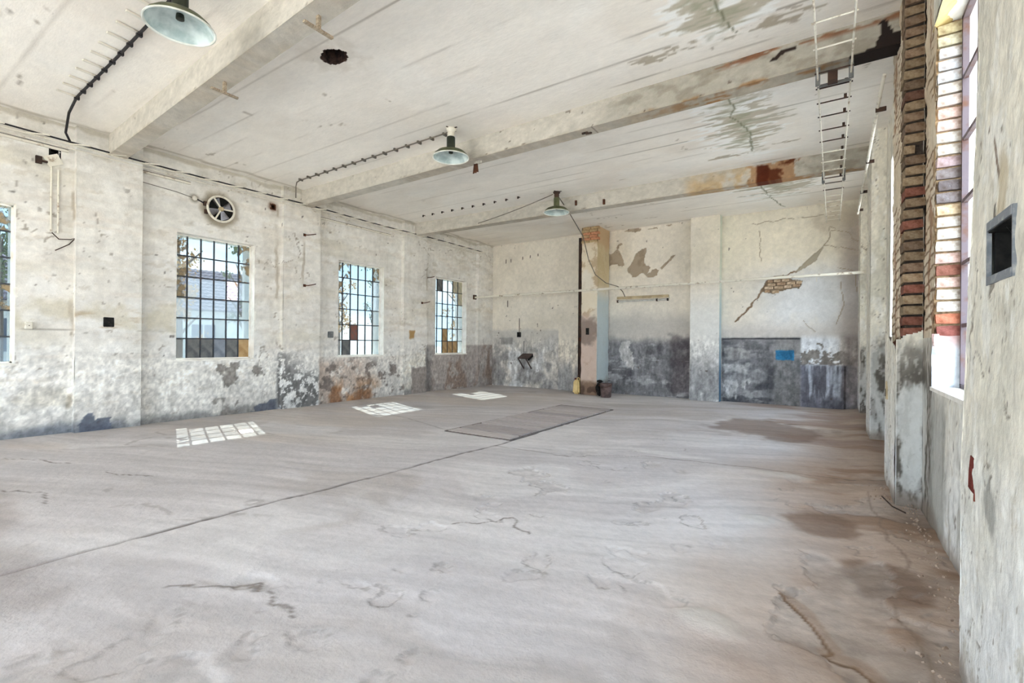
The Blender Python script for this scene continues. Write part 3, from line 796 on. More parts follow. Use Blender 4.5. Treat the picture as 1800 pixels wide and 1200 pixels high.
def paint_floor(P):
    x = P[:, 0]; y = P[:, 1]; n = len(x)
    c = flat(n, (198, 191, 190))
    # wiped dust in long sweeps
    a = 0.35
    xr = x * math.cos(a) + y * math.sin(a); yr = -x * math.sin(a) + y * math.cos(a)
    wx = (fbm(x, y, 0.4, 3, 401) - 0.5) * 3
    sw = fbm(xr * 0.25 + wx * 0.3, yr + wx, 1.1, 5, 402)
    lay(c, (214, 208, 206), ss(0.48, 0.68, sw) * 0.8)
    lay(c, (180, 171, 166), ss(0.54, 0.72, fbm(xr * 0.3 + wx, yr * 1.0 + wx, 0.9, 5, 403)) * 0.7)
    lay(c, (198, 185, 175), (1 - ss(-7.5, -5.0, x)) * ss(0.42, 0.65, fbm(xr * 0.3, yr, 1.1, 4, 404)) * 0.6)
    mottle(c, x, y, 0.04, 2.0, 405)
    r = (fbm(x, y, 0.6, 4, 406) - 0.5) * 0.03 + (fbm(x, y, 4, 3, 407) - 0.5) * 0.004
    # brown earth drifting out from the right wall
    wob = (fbm(x, y, 0.9, 5, 410) - 0.5) * 1.6
    br = ss(-1.0, 0.45, x + wob * 0.8)
    lay(c, (176, 154, 138), br * 0.75)
    lay(c, (148, 122, 104), ss(-0.35, 0.5, x + wob * 0.6) * ss(0.45, 0.62, fbm(x * 0.6, y, 2.2, 5, 411)) * 0.8)
    lay(c, (162, 142, 132), ss(7.2, 9, y) * ss(-3.2, -0.6, x + wob) * ss(0.40, 0.6, fbm(x * 0.4, y, 1.6, 5, 412)) * 0.8)
    lay(c, (112, 92, 82), blob(x, y, -0.9, 9.6, 0.8, 0.9, 413, 2, 0.8) * 0.55)
    lay(c, (122, 98, 82), blob(x, y, -0.05, 4.75, 0.35, 0.3, 414, 3, 0.8) * 0.6)
    lay(c, (112, 90, 76), blob(x, y, 0.28, 3.9, 0.22, 0.35, 415, 3, 0.8) * 0.6)
    lay(c, (216, 211, 208), blob(x, y, -1.9, 6.6, 0.55, 0.12, 416, 3, 0.6, 0.5) * 0.8)
    lay(c, (120, 106, 98), blob(x, y, -6.5, 0.6, 3.0, 0.5, 417, 1.2, 0.9) * 0.3)
    # spalled flakes: lifted edges of broken screed
    wx2 = (fbm(x, y, 7, 4, 427, 0.65) - 0.5) * 0.12; wy2 = (fbm(x, y, 7, 4, 428, 0.65) - 0.5) * 0.12
    edge, fl = contour(x + wx2 * 2.2, y + wy2 * 2.2, 1.7, 2, 420, 0.60, 0.014)
    reg = ss(0.48, 0.54, fbm(x, y, 1.1, 3, 421)) * ss(-3.6, -3.0, x) * (1 - ss(6.3, 6.8, y))
    inside = ss(0.60, 0.61, fl) * reg
    lay(c, (200, 192, 188), inside * 0.4)
    c *= (1 - (inside * (fbm(x, y, 11, 4, 429, 0.65) - 0.35) * 0.25)[:, None])
    brk = ss(0.44, 0.56, fbm(x, y, 7, 2, 446)); lay(c, (150, 142, 137), edge * reg * 0.5 * brk)
    r -= inside * 0.016 * (0.7 + 0.6 * fbm(x, y, 9, 3, 430))
    ed2, f2 = contour(x + wx2 * 1.5, y + wy2 * 1.5, 4.2, 2, 424, 0.70, 0.014)
    rg2_ = ss(0.5, 0.56, fbm(x, y, 0.9, 3, 425)) * (1 - ss(7, 8, y)) * ss(-3.4, -2.8, x)
    lay(c, (146, 138, 133), ed2 * rg2_ * 0.5 * brk); r -= ss(0.70, 0.71, f2) * rg2_ * 0.010
    e3, f3 = contour(x * 0.7 + wx2, y + wy2, 1.3, 2, 437, 0.62, 0.03)
    rg3 = ss(0.46, 0.54, fbm(x, y, 0.6, 3, 438)) * (1 - ss(-4.2, -3.6, x)) * (1 - ss(4.0, 5.0, y))
    lay(c, (140, 130, 124), e3 * rg3 * 0.35 * brk)
    # broom marks
    c *= (1 + (fbm(xr * 0.35 + wx * 0.2, yr * 5 + wx, 2.2, 4, 439, 0.6) - 0.5)[:, None] * 0.16)
    # joint, cross cracks, wavy brown tide line
    j = seg(x, y, [(-4.45, -6), (-4.33, 1.92), (-4.05, 5.65), (-4.11, 10.2)], 0.020, 0.025, 4, 430)
    lay(c, (104, 96, 92), j * 0.85 * (0.5 + 0.5 * ss(0.3, 0.5, fbm(x, y, 1.3, 3, 431)))); r -= j * 0.010
    j = seg(x, y, [(-4.07, 5.63), (-3.03, 5.61), (-2.1, 6.29), (-0.94, 6.47), (0.5, 6.56)], 0.012, 0.05, 3, 432)
    j = np.maximum(j, seg(x, y, [(-5.3, 6.1), (-6.1, 6.32), (-7.5, 6.74)], 0.010, 0.05, 3, 433))
    lay(c, (112, 102, 96), j * 0.8); r -= j * 0.006
    for pts in ([(-7.2, 0.9), (-6.4, 1.3), (-5.9, 1.2)], [(-6.9, 1.9), (-6.2, 2.1)], [(-8.5, 1.4), (-7.6, 1.75)], [(-3.3, 1.2), (-2.9, 1.6), (-2.4, 1.5)], [(-2.6, 3.0), (-2.2, 3.35), (-2.0, 3.2)]):
        lay(c, (116, 106, 100), seg(x, y, pts, 0.012, 0.12, 4, 434) * 0.7)
    tl = [(-0.25, 3.3), (-0.131, 3.14), (-0.047, 2.974), (0.003, 2.84), (-0.025, 2.784), (0.092, 2.775), (0.182, 2.677), (0.35, 2.6)]
    j = seg(x, y, tl, 0.013, 0.03, 7, 435)
    lay(c, (104, 80, 62), j * 0.85); r -= j * 0.004
    lay(c, (158, 134, 116), seg(x - 0.02, y - 0.03, tl, 0.05, 0.03, 6, 436) * 0.5)
    # low humps of poured screed
    for cx, cy, rx, ry, hh in ((-0.54, 2.74, 0.17, 0.11, 0.022), (-0.52, 4.55, 0.14, 0.11, 0.022), (-0.5, 6.28, 0.3, 0.10, 0.02)):
        b = blob(x, y, cx, cy, rx, ry, 440, 5, 0.4, 0.5)
        r += b * hh
        lay(c, (204, 197, 190), b * 0.7)
    hm = rect(x, y, -5.40, -4.08, 6.02, 10.18, 0.012, 0.0)
    r = r * (1 - hm) - 0.045 * hm
    # dust fillet along the right wall
    r += ss(0.1, 0.5, x + (fbm(x, y, 2.5, 4, 441) - 0.5) * 0.3) * 0.04
    ed = 1 - ss(0.004, 0.016, np.abs(x - 0.36 - (fbm(y, y * 0, 1.4, 4, 442) - 0.5) * 0.25 + 0.0 * y)); ed *= (y < 6)
    lay(c, (132, 116, 104), ed * 0.45)
    return c, r


def paint_right(P):
    u = P[:, 1] + (P[:, 0] - XR) * 1.3; z = P[:, 2]; n = len(u)
    yy = P[:, 1]
    c = flat(n, (228, 222, 208))
    lay(c, (206, 202, 188), ss(0.45, 0.7, fbm(u, z * 0.5, 1.6, 4, 501)) * 0.7)
    lay(c, (232, 234, 238), (1 - ss(0.3, 1.4, z + (fbm(u, z, 1.5, 4, 502) - 0.5))) * 0.7)
    mottle(c, u, z * 0.6, 0.05, 2.2, 503)
    r = (fbm(u, z, 2.5, 4, 504) - 0.5) * 0.02 + (fbm(u * 1.5, z, 9, 4, 505, 0.6) - 0.5) * 0.014
    c *= (1 + (fbm(u * 2.2, z, 5, 5, 515, 0.68) - 0.5)[:, None] * 0.14)
    lay(c, (238, 236, 230), ss(0.56, 0.64, fbm(u * 1.8, z * 0.8, 4, 5, 516, 0.65)) * 0.6)
    lay(c, (188, 180, 164), ss(0.64, 0.70, fbm(u * 2.2, z, 6, 5, 517, 0.68)) * 0.45)
    gate = ss(0.42, 0.56, fbm(u, z, 1.4, 3, 506))
    ck = cracks(u * 1.6 + (fbm(u, z, 9, 3, 518) - 0.5) * 0.2, z * 0.6 + (fbm(u, z, 9, 3, 519) - 0.5) * 0.2, 3.0, 507, 0.008) * gate * ss(0.45, 0.52, fbm(u, z, 7, 2, 525))
    lay(c, (120, 110, 98), ck * 0.75); r -= ck * 0.004
    spots(c, u * 1.6, z, (96, 88, 80), 0.93, 32, 508, gate)
    spots(c, u * 1.6, z * 0.5, (128, 116, 104), 0.92, 44, 509, ss(0.45, 0.6, fbm(u, z, 2.2, 3, 510)))
    far = ss(5.0, 5.2, yy) * ss(XR + 0.004, XR + 0.012, P[:, 0])  # room faces skip the grey dado, their window light put into the colour
    dado = (1 - ss(1.15, 1.7, z + (fbm(u, z, 2.5, 4, 511) - 0.5) * 0.5))
    lay(c, (146, 140, 134), far * dado * 0.75)
    lay(c, (96, 90, 82), far * dado * ss(0.46, 0.56, fbm(u * 2.4, z * 0.9, 4.5, 6, 512, 0.7)) * 0.95)
    grit(c, u * 1.5, z, 0.10, 530, 16)
    lay(c, (214, 214, 210), far * dado * ss(0.54, 0.62, fbm(u * 1.4, z * 0.8, 2.6, 5, 513)) * 0.8)
    # long wet streak under the window
    lay(c, (168, 168, 162), rect(u, z, 4.85, 5.45, -0.2, 1.12, 0.12, 0.2) * (P[:, 0] > 0.6) * 0.7)
    lay(c, (158, 154, 146), ss(0.55, 0.7, fbm(u * 5, z * 0.6, 1.5, 4, 514)) * (1 - ss(1.0, 1.2, z)) * (P[:, 0] > 0.6) * 0.6)
    # near pier: fallen scabs, smudge beside the red scar
    lay(c, (148, 146, 140), blob(u, z, 2.46, 0.92, 0.07, 0.10, 520, 9, 0.7) * 0.75)
    lay(c, (176, 158, 124), blob(u, z, 2.5, 2.05, 0.06, 0.2, 521, 9, 0.6) * 0.55)
    lay(c, (116, 96, 80), seg(u, z, [(2.62, 2.32), (2.58, 2.24), (2.56, 2.16)], 0.012, 0.02, 12, 522) * 0.9)
    lay(c, (84, 76, 68), seg(u, z, [(2.58, 2.05), (2.57, 1.97)], 0.014, 0.02, 14, 523) * 0.9)
    foot = (1 - ss(0.03, 0.2, z + (fbm(u, z, 3, 4, 524) - 0.5) * 0.25))
    lay(c, (134, 120, 108), foot * 0.7)
    return c, r


def paint_mortar(P):
    u = P[:, 1] + P[:, 0]; z = P[:, 2]; n = len(u)
    c = flat(n, (210, 194, 170))
    lay(c, (226, 214, 194), ss(0.5, 0.62, fbm(u * 2, z * 0.6, 3, 4, 601)) * 0.8)
    lay(c, (150, 112, 86), ss(0.60, 0.68, fbm(u * 3, z * 0.5, 2.4, 4, 602)) * 0.75)
    jt = 1 - ss(0.006, 0.016, np.abs(((z + P[:, 1] * 0.12 + (fbm(u, z, 4, 2, 603) - 0.5) * 0.05) % 0.098) - 0.049))
    lay(c, (96, 68, 48), jt * 0.75 * ss(0.4, 0.5, fbm(u, z, 3, 3, 604)))
    mottle(c, u, z, 0.08, 4, 605)
    r = (fbm(u, z, 5, 4, 606) - 0.5) * 0.035 + (fbm(u * 2, z * 2, 12, 3, 607) - 0.5) * 0.014
    return c, r


def paint_column(P):
    x = P[:, 0]; z = P[:, 2]; n = len(x)
    q = x + P[:, 1]
    c = flat(n, (228, 216, 194))
    lay(c, (188, 164, 132), ss(0.50, 0.6, fbm(q, z, 3.4, 5, 701, 0.65)) * 0.8)
    lay(c, (232, 226, 214), ss(0.56, 0.7, fbm(q, z, 1.8, 4, 702)) * 0.7)
    side = ss(-5.60, -5.585, x)
    lay(c, (196, 178, 140), side * ss(2.9, 3.3, z) * 0.8)
    lay(c, (186, 198, 200), side * (1 - ss(2.6, 3.2, z)) * 0.9)
    lay(c, (198, 172, 160), (1 - side) * (1 - ss(2.1, 2.4, z + (fbm(q, z, 3, 3, 703) - 0.5) * 0.4)) * 0.7)
    lay(c, (126, 112, 104), (1 - side) * blob(q, z, 6.75, 1.85, 0.35, 0.35, 704, 4, 0.7) * 0.7)
    lay(c, (120, 96, 78), (1 - ss(0.2, 0.5, z + (fbm(q, z, 4, 4, 705) - 0.5) * 0.4)) * 0.8)
    lay(c, (88, 70, 60), (1 - ss(0.1, 0.5, z)) * ss(0.5, 0.6, fbm(q, z, 7, 3, 706)) * 0.8)
    lay(c, (190, 160, 126), ss(4.2, 4.45, z + (fbm(q, z, 3, 3, 707) - 0.5) * 0.3) * 0.7)
    r = (fbm(q, z, 4, 4, 708) - 0.5) * 0.05
    return c, r


def srgb_np(c):
    c = np.clip(c, 0.003, 1)
    return np.where(c <= 0.04045, c / 12.92, ((c + 0.055) / 1.055) ** 2.4)


class Surf:
    """collects painted grids and links them as one mesh"""
    def __init__(s):
        s.v = []; s.f = []; s.c = []; s.n = 0

    def grid(s, o, U, V, us, vs, nrm, paint, holes=(), drop=None):
        us = np.unique(np.round(us, 4)); vs = np.unique(np.round(vs, 4))
        uu, vv = np.meshgrid(us, vs)
        uu = uu.ravel(); vv = vv.ravel()
        P = np.array(o)[None, :] + uu[:, None] * np.array(U)[None, :] + vv[:, None] * np.array(V)[None, :]
        c, r = paint(P)
        P = P + np.array(nrm)[None, :] * r[:, None]
        a = len(us); b = len(vs)
        i = np.arange(a * b).reshape(b, a)
        q = np.stack([i[:-1, :-1], i[:-1, 1:], i[1:, 1:], i[1:, :-1]], -1).reshape(-1, 4)
        cu = ((us[:-1] + us[1:]) / 2)[None, :].repeat(b - 1, 0).ravel()
        cv = ((vs[:-1] + vs[1:]) / 2)[:, None].repeat(a - 1, 1).ravel()
        keep = np.ones(len(q), bool)
        for (u0, u1, v0, v1) in holes:
            keep &= ~((cu > u0) & (cu < u1) & (cv > v0) & (cv < v1))
        if drop is not None:
            keep &= ~drop(cu, cv)
        q = q[keep]
        nn = np.cross(np.array(U, float), np.array(V, float))
        if nn.dot(np.array(nrm, float)) < 0:
            q = q[:, ::-1]
        s.v.append(P); s.c.append(c); s.f.append(q + s.n); s.n += len(P)
        return s

    def build(s, name, m, parent=None):
        v = np.concatenate(s.v); f = np.concatenate(s.f); c = srgb_np(np.concatenate(s.c))
        me = bpy.data.meshes.new(name)
        me.vertices.add(len(v)); me.vertices.foreach_set('co', v.astype(np.float32).ravel())
        me.loops.add(len(f) * 4); me.loops.foreach_set('vertex_index', f.astype(np.int32).ravel())
        me.polygons.add(len(f)); me.polygons.foreach_set('loop_start', np.arange(0, len(f) * 4, 4, dtype=np.int32))
        me.update(calc_edges=True)
        me.polygons.foreach_set('use_smooth', np.ones(len(f), bool))
        at = me.color_attributes.new('Col', 'FLOAT_COLOR', 'POINT')
        at.data.foreach_set('color', np.concatenate([c, np.ones((len(c), 1))], 1).astype(np.float32).ravel())
        me.validate()
        return link(name, me, m, parent)


def ax(a, b, step):
    return np.linspace(a, b, max(2, int(round((b - a) / step)) + 1))


# ================================================================== the setting
# ---- floor
xs = np.concatenate([ax(XL - 0.02, -5.5, 0.045), ax(-5.5, -3.0, 0.024), ax(-3.0, 0.74, 0.014)])
ys = np.concatenate([ax(YR, 0.5, 0.25), ax(0.5, 1.6, 0.022), ax(1.6, 5.0, 0.014), ax(5.0, 7.5, 0.022), ax(7.5, 13.52, 0.04)])
floor = Surf().grid((0, 0, 0), (1, 0, 0), (0, 1, 0), xs, ys, (0, 0, 1), paint_floor).build('floor', M_FLOOR)
tag(floor, 'dusty grey concrete hall floor with worn screed and brown earth along the right wall', kind='structure')

# ---- ceiling with beams
HX, HY, HRX, HRY = -4.915, 3.475, 0.19, 0.135
xs = np.concatenate([ax(XL - 0.02, -5.3, 0.06), ax(-5.3, -4.5, 0.012), ax(-4.5, -2.2, 0.045), ax(-2.2, 0.72, 0.025)])
ys = np.concatenate([ax(YR, 0, 0.25), ax(0, 3.2, 0.04), ax(3.2, 3.75, 0.012), ax(3.75, 13.52, 0.03)])
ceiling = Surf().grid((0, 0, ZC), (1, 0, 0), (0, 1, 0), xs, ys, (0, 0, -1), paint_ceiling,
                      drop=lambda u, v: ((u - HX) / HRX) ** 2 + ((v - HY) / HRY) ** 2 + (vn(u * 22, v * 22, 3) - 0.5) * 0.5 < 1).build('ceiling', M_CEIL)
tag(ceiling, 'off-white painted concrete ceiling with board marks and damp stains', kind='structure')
boxo('roof_slab', M_RUBBLE, ceiling, XL - OUT - 0.4, XRR + OUT + 0.4, YR - 0.6, YB + OUT + 0.3, ZC + 0.45, ZC + 0.7)
b = BM()
prof = [(0.0, 0.0)]
for zz, k in ((-0.004, 1.10), (0.02, 0.98), (0.12, 0.93), (0.30, 0.9)):
    ring = []
# ragged tube of the broken hole
rings = []
for zz, k in ((0.001, 1.10), (0.006, 1.02), (0.10, 1.04), (0.20, 1.06)):
    rr = []
    for i in range(40):
        a = 2 * math.pi * i / 40
        q = k * (1 + 0.07 * math.sin(3 * a + 1) + 0.05 * math.sin(7 * a)) + random.uniform(-0.03, 0.03)
        rr.append(b.verts.new((HX + HRX * q * math.cos(a), HY + HRY * q * math.sin(a), ZC + zz)))
    rings.append(rr)
for A, B_ in zip(rings, rings[1:]):
    for i in range(40):
        b.faces.new((A[i], A[(i + 1) % 40], B_[(i + 1) % 40], B_[i]))
b.faces.new(rings[-1])
obj('broken_hole', b, M_HOLE, ceiling)

BEAMS = [  # y of the near face at the left wall / at the right wall, width
    (-4.20, -4.20, 0.24), (-0.75, -0.80, 0.24), (2.78, 2.32, 0.24), (6.21, 6.10, 0.24), (9.70, 9.98, 0.24)]
for ya, yb, wd in BEAMS:
    x0, x1 = XL + 0.02, XRR
    k = (yb - ya) / (x1 - x0)
    st = 0.02 if ya > 5 else (0.03 if ya > 2 else 0.3)
    xx = ax(0, 1, st / (x1 - x0)); L_ = x1 - x0
    zb, zt = 4.53, ZC
    S = Surf()
    U = (L_, yb - ya, 0)
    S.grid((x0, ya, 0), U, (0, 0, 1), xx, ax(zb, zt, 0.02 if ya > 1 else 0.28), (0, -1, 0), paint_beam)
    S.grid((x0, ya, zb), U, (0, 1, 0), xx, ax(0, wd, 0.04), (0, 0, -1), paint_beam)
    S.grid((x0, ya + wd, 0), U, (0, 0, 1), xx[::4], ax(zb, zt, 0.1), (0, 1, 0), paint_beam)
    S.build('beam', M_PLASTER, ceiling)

# ---- left wall with piers and window reveals
ys = np.concatenate([ax(YR, 1.4, 0.25), ax(1.4, YB + 0.02, 0.024), [v for p in LW for v in p]])
zs = np.concatenate([ax(-0.072, ZC + 0.04, 0.024), LWZ])
wall_left = Surf().grid((XL, 0, 0), (0, 1, 0), (0, 0, 1), ys, zs, (1, 0, 0), paint_left,
                        holes=[(a, b, LWZ[0], LWZ[1]) for a, b in LW] + [(2.10, 2.20, 4.31, 4.42), (5.575, 5.665, 4.325, 4.42)]).build('wall_left', M_PLASTER)
tag(wall_left, 'weathered white plaster wall with four steel windows and shallow piers', kind='structure')
for a, b in LP:
    S = Surf()
    st = 0.024 if a > 1 else 0.25
    S.grid((XP, 0, 0), (0, 1, 0), (0, 0, 1), ax(a, b, st), ax(0, ZC, st), (1, 0, 0), paint_left)
    for yy, d in ((a, -1), (b, 1)):
        S.grid((XL, yy, 0), (1, 0, 0), (0, 0, 1), ax(-0.01, 0.12, 0.03), ax(0, ZC, st), (0, d, 0), paint_left)
    S.build('pier', M_PLASTER, wall_left)
for a, b in LW:
    m = BM(); t = 0.03
    x0, x1 = XL - OUT, XL - 0.004
    box(m, x0, x1 + 0.012, a - t, b + t, LWZ[0] - t, LWZ[0])
    box(m, x0, x1, a - t, b + t, LWZ[1], LWZ[1] + t)
    box(m, x0, x1, a - t, a, LWZ[0], LWZ[1])
    box(m, x0, x1, b, b + t, LWZ[0], LWZ[1])
    obj('window_reveal', m, M_REVEAL, wall_left)
for (a, b, z0, z1, mm) in ((2.10, 2.20, 4.31, 4.42, M_DULLBLACK), (5.575, 5.665, 4.325, 4.42, M_RUST)):
    m = BM()
    box(m, XL - 0.14, XL - 0.12, a - 0.02, b + 0.02, z0 - 0.02, z1 + 0.02)
    box(m, XL - 0.13, XL + 0.004, a - 0.02, a, z0 - 0.02, z1 + 0.02)
    box(m, XL - 0.13, XL + 0.004, b, b + 0.02, z0 - 0.02, z1 + 0.02)
    box(m, XL - 0.13, XL + 0.004, a, b, z0 - 0.02, z0)
    box(m, XL - 0.13, XL + 0.004, a, b, z1, z1 + 0.02)
    obj('wall_niche', m, mm, wall_left)

# ---- back wall
xs = ax(XL - 0.02, XRR, 0.02); zs = ax(-0.08, ZC + 0.04, 0.02)
wall_back = Surf().grid((0, YB, 0), (1, 0, 0), (0, 0, 1), xs, zs, (0, -1, 0), paint_back).build('wall_back', M_PLASTER)
tag(wall_back, 'far end wall with peeling cream plaster above a grey dado', kind='structure')


def back_pier(x0, x1, d, blue=False):
    S = Surf()
    S.grid((0, YB - d, 0), (1, 0, 0), (0, 0, 1), ax(x0, x1, 0.02), ax(0, ZC, 0.02), (0, -1, 0), paint_back)

    def side(P):
        c, r = paint_back(P)
        z = P[:, 2]
        if blue:
            lay(c, (196, 210, 196), ss(1.9, 2.6, z) * 0.6)
            lay(c, BLUE, (1 - ss(2.2, 3.4, z + (fbm(P[:, 1] * 3, z, 2, 3, 801) - 0.5) * 0.6)) * 0.9)
            lay(c, (84, 120, 146), (1 - ss(0.4, 1.7, z + (fbm(P[:, 1] * 3, z, 2, 3, 802) - 0.5) * 0.6)) * 0.85)
        return c, r
    S.grid((x1, YB, 0), (0, 1, 0), (0, 0, 1), ax(-d, 0.0, 0.03), ax(0, ZC, 0.02), (1, 0, 0), side)
    S.grid((x0, YB, 0), (0, 1, 0), (0, 0, 1), ax(-d, 0.0, 0.05), ax(0, ZC, 0.04), (-1, 0, 0), paint_back)
    S.build('pier', M_PLASTER, wall_back)


back_pier(-7.24, -6.45, 0.10)
back_pier(-3.16, -2.43, 0.28, True)

boxo('outer_skin', M_RUBBLE, wall_back, XL - OUT, XRR + OUT, YB + 0.05, YB + 0.3, -0.13, ZC + 0.45)
# ---- right wall
ys = np.concatenate([ax(YR, 2.6, 0.25), ax(2.6, 6.0, 0.02), ax(6.0, YB, 0.05), [v for p in RW for v in p], [5.18, 5.64]])
zs = np.concatenate([ax(-0.06, ZC + 0.04, 0.03), RWZ, [1.57]])
wall_right = Surf().grid((XRR, 0, 0), (0, 1, 0), (0, 0, 1), ys, zs, (-1, 0, 0), paint_right,
                         holes=[(a, b, RWZ[0], RWZ[1]) for a, b in RW] + [(5.18, 5.66, 1.57, 4.80)]).build('wall_right', M_NEAR)
tag(wall_right, 'whitewashed wall with tall windows and broken piers close by on the right', kind='structure')
Surf().grid((XRR + 0.012, 0, 0), (0, 1, 0), (0, 0, 1), ax(5.17, 5.67, 0.014), ax(1.50, 4.86, 0.014), (-1, 0, 0), paint_mortar).build('bare_mortar', M_NEAR, wall_right)


def ragged(u, v):
    return v > 1.585 + (u - 6.1) * 0.10 + (fbm(u, v, 5, 3, 91) - 0.5) * 0.22


for i, (a, b) in enumerate(RP):
    S = Surf()
    st = 0.25 if a < 1 else (0.012 if a < 4 else 0.02)
    if i == 3:      # stripped pier: plaster only on the foot
        S.grid((XR, 0, 0), (0, 1, 0), (0, 0, 1), ax(a, b, 0.02), ax(0, 1.75, 0.012), (-1, 0, 0), paint_right, drop=ragged)
        S.grid((0, a, 0), (1, 0, 0), (0, 0, 1), ax(XR, XRR, 0.012), ax(0, 1.75, 0.012), (0, -1, 0), paint_right,
               drop=lambda u, v: v > 1.56 + (u - 0.49) * 0.35 + (fbm(u, v, 9, 3, 92) - 0.5) * 0.08)
        S.grid((0, b, 0), (1, 0, 0), (0, 0, 1), ax(XR, XRR, 0.06), ax(0, 1.6, 0.05), (0, 1, 0), paint_right)
    else:
        holes = [(2.317, 2.633, 1.773, 1.957), (2.65, 2.70, 0.90, 1.03)] if i == 2 else []
        uu = np.concatenate([ax(a, b, st)] + ([[2.317, 2.633, 2.65, 2.70]] if holes else []))
        vv = np.concatenate([ax(0, ZC, st)] + ([[1.773, 1.957, 0.90, 1.03]] if holes else []))
        S.grid((XR, 0, 0), (0, 1, 0), (0, 0, 1), uu, vv, (-1, 0, 0), paint_right, holes=holes[:1])
        for yy, d in ((a, -1), (b, 1)):
            S.grid((0, yy, 0), (1, 0, 0), (0, 0, 1), ax(XR, XRR + 0.01, max(st, 0.02)), ax(0, ZC, max(st, 0.02)), (0, d, 0), paint_right)
    po = S.build('pier', M_NEAR, wall_right)
    if i == 2:      # the near pier leans outwards a little towards its top
        co = np.empty(len(po.data.vertices) * 3, np.float32); po.data.vertices.foreach_get('co', co); co = co.reshape(-1, 3)
        co[:, 0] += 0.028 * np.maximum(0, co[:, 2] - 1.0); po.data.vertices.foreach_set('co', co.ravel()); po.data.update()
for i, (a, b) in enumerate(RW):
    m = BM(); t = 0.03
    x0, x1 = XRR + 0.004, XRR + OUT
    box(m, x0 - 0.012, x1, a - t, b + (t if i != 2 else 0.02), RWZ[0] - t, RWZ[0])
    box(m, x0, x1, a - t, b + t, RWZ[1], RWZ[1] + t)
    box(m, x0, x1, a - t, a, RWZ[0], RWZ[1])
    if i != 2:
        box(m, x0, x1, b, b + t, RWZ[0], RWZ[1])
    else:
        box(m, x0 + 0.02, x1, b + 0.10, b + 0.13, RWZ[0], RWZ[1])
        box(m, 0.88, x1, b, b + 0.10, RWZ[0], RWZ[1])
    obj('window_reveal', m, M_REVEAL, wall_right)

# ---- rear wall behind the viewer, with an added opening that lights the hall
m = BM()
box(m, XL - OUT, FILL_OPENING[0], YR - 0.3, YR, -0.1, ZC)
box(m, FILL_OPENING[1], XRR + OUT, YR - 0.3, YR, -0.1, ZC)
box(m, FILL_OPENING[0], FILL_OPENING[1], YR - 0.3, YR, FILL_OPENING[2], ZC)
wr = obj('wall_rear', m, M_REVEAL)
tag(wr, 'white wall behind the viewer with a wide opening added for fill daylight', kind='structure')
# outer skins of the side walls
for nm, x0, x1, WW, Z2 in (('outer_skin', XL - OUT - 0.02, XL - OUT, LW, LWZ), ('outer_skin', XRR + OUT, XRR + OUT + 0.02, RW, RWZ)):
    m = BM()
    box(m, x0, x1, YR, YB + 0.3, -0.1, Z2[0] - 0.03); box(m, x0, x1, YR, YB + 0.3, Z2[1] + 0.03, ZC + 0.45)
    e = [YR] + [v for p in WW for v in (p[0] - 0.03, p[1] + 0.03)] + [YB + 0.3]
    for k in range(0, len(e), 2):
        box(m, x0, x1, e[k], e[k + 1], Z2[0] - 0.03, Z2[1] + 0.03)
    obj(nm, m, M_RUBBLE, wall_left if x0 < -5 else wall_right)


# ------------------------------------------------------------------ windows
def window(idx, y0, y1, z0, z1, x, cols, rows, layout, label, fw=0.035, bw=0.022):
    m = BM()
    d = 0.02
    box(m, x - d, x + d, y0 - 0.004, y0 + fw * 0.6, z0, z1); box(m, x - d, x + d, y1 - fw * 0.6, y1 + 0.004, z0, z1)
    box(m, x - d, x + d, y0, y1, z0 - 0.004, z0 + fw * 0.6); box(m, x - d, x + d, y0, y1, z1 - fw * 0.6, z1 + 0.004)
    bar_m = M_STEEL if x < 0 else M_MAROON
    root = obj('window_%d' % idx, m, M_REVEAL if x < 0 else M_MAROON)
    tag(root, label, kind='structure')
    cw, rh = (y1 - y0) / cols, (z1 - z0) / rows
    vb = bpy.data.meshes.new('glazing_bar'); t = box(BM(), -0.014, 0.014, -bw / 2, bw / 2, z0, z1); t.to_mesh(vb); t.free(); vb.materials.append(bar_m)
    hb = bpy.data.meshes.new('glazing_bar'); t = box(BM(), -0.015, 0.015, y0, y1, -bw / 2, bw / 2); t.to_mesh(hb); t.free(); hb.materials.append(bar_m)
    for k in range(1, cols):
        o = link('glazing_bar', vb, None, root); o.location = (x, y0 + k * cw, 0)
    for k in range(1, rows):
        o = link('glazing_bar', hb, None, root); o.location = (x, 0, z0 + k * rh)
    pm = {}
    for r in range(rows):
        for k in range(cols):
            ch = layout[r][k]
            if ch == 'n': continue
            if ch not in pm:
                me = bpy.data.meshes.new('pane'); t = box(BM(), -0.002, 0.002, -cw / 2 + 0.006, cw / 2 - 0.006, -rh / 2 + 0.006, rh / 2 - 0.006)
                t.to_mesh(me); t.free(); me.materials.append(PANE_M[ch]); pm[ch] = me
            o = link('pane', pm[ch], None, root)
            o.location = (x, y0 + (k + 0.5) * cw, z1 - (r + 0.5) * rh)
    return root


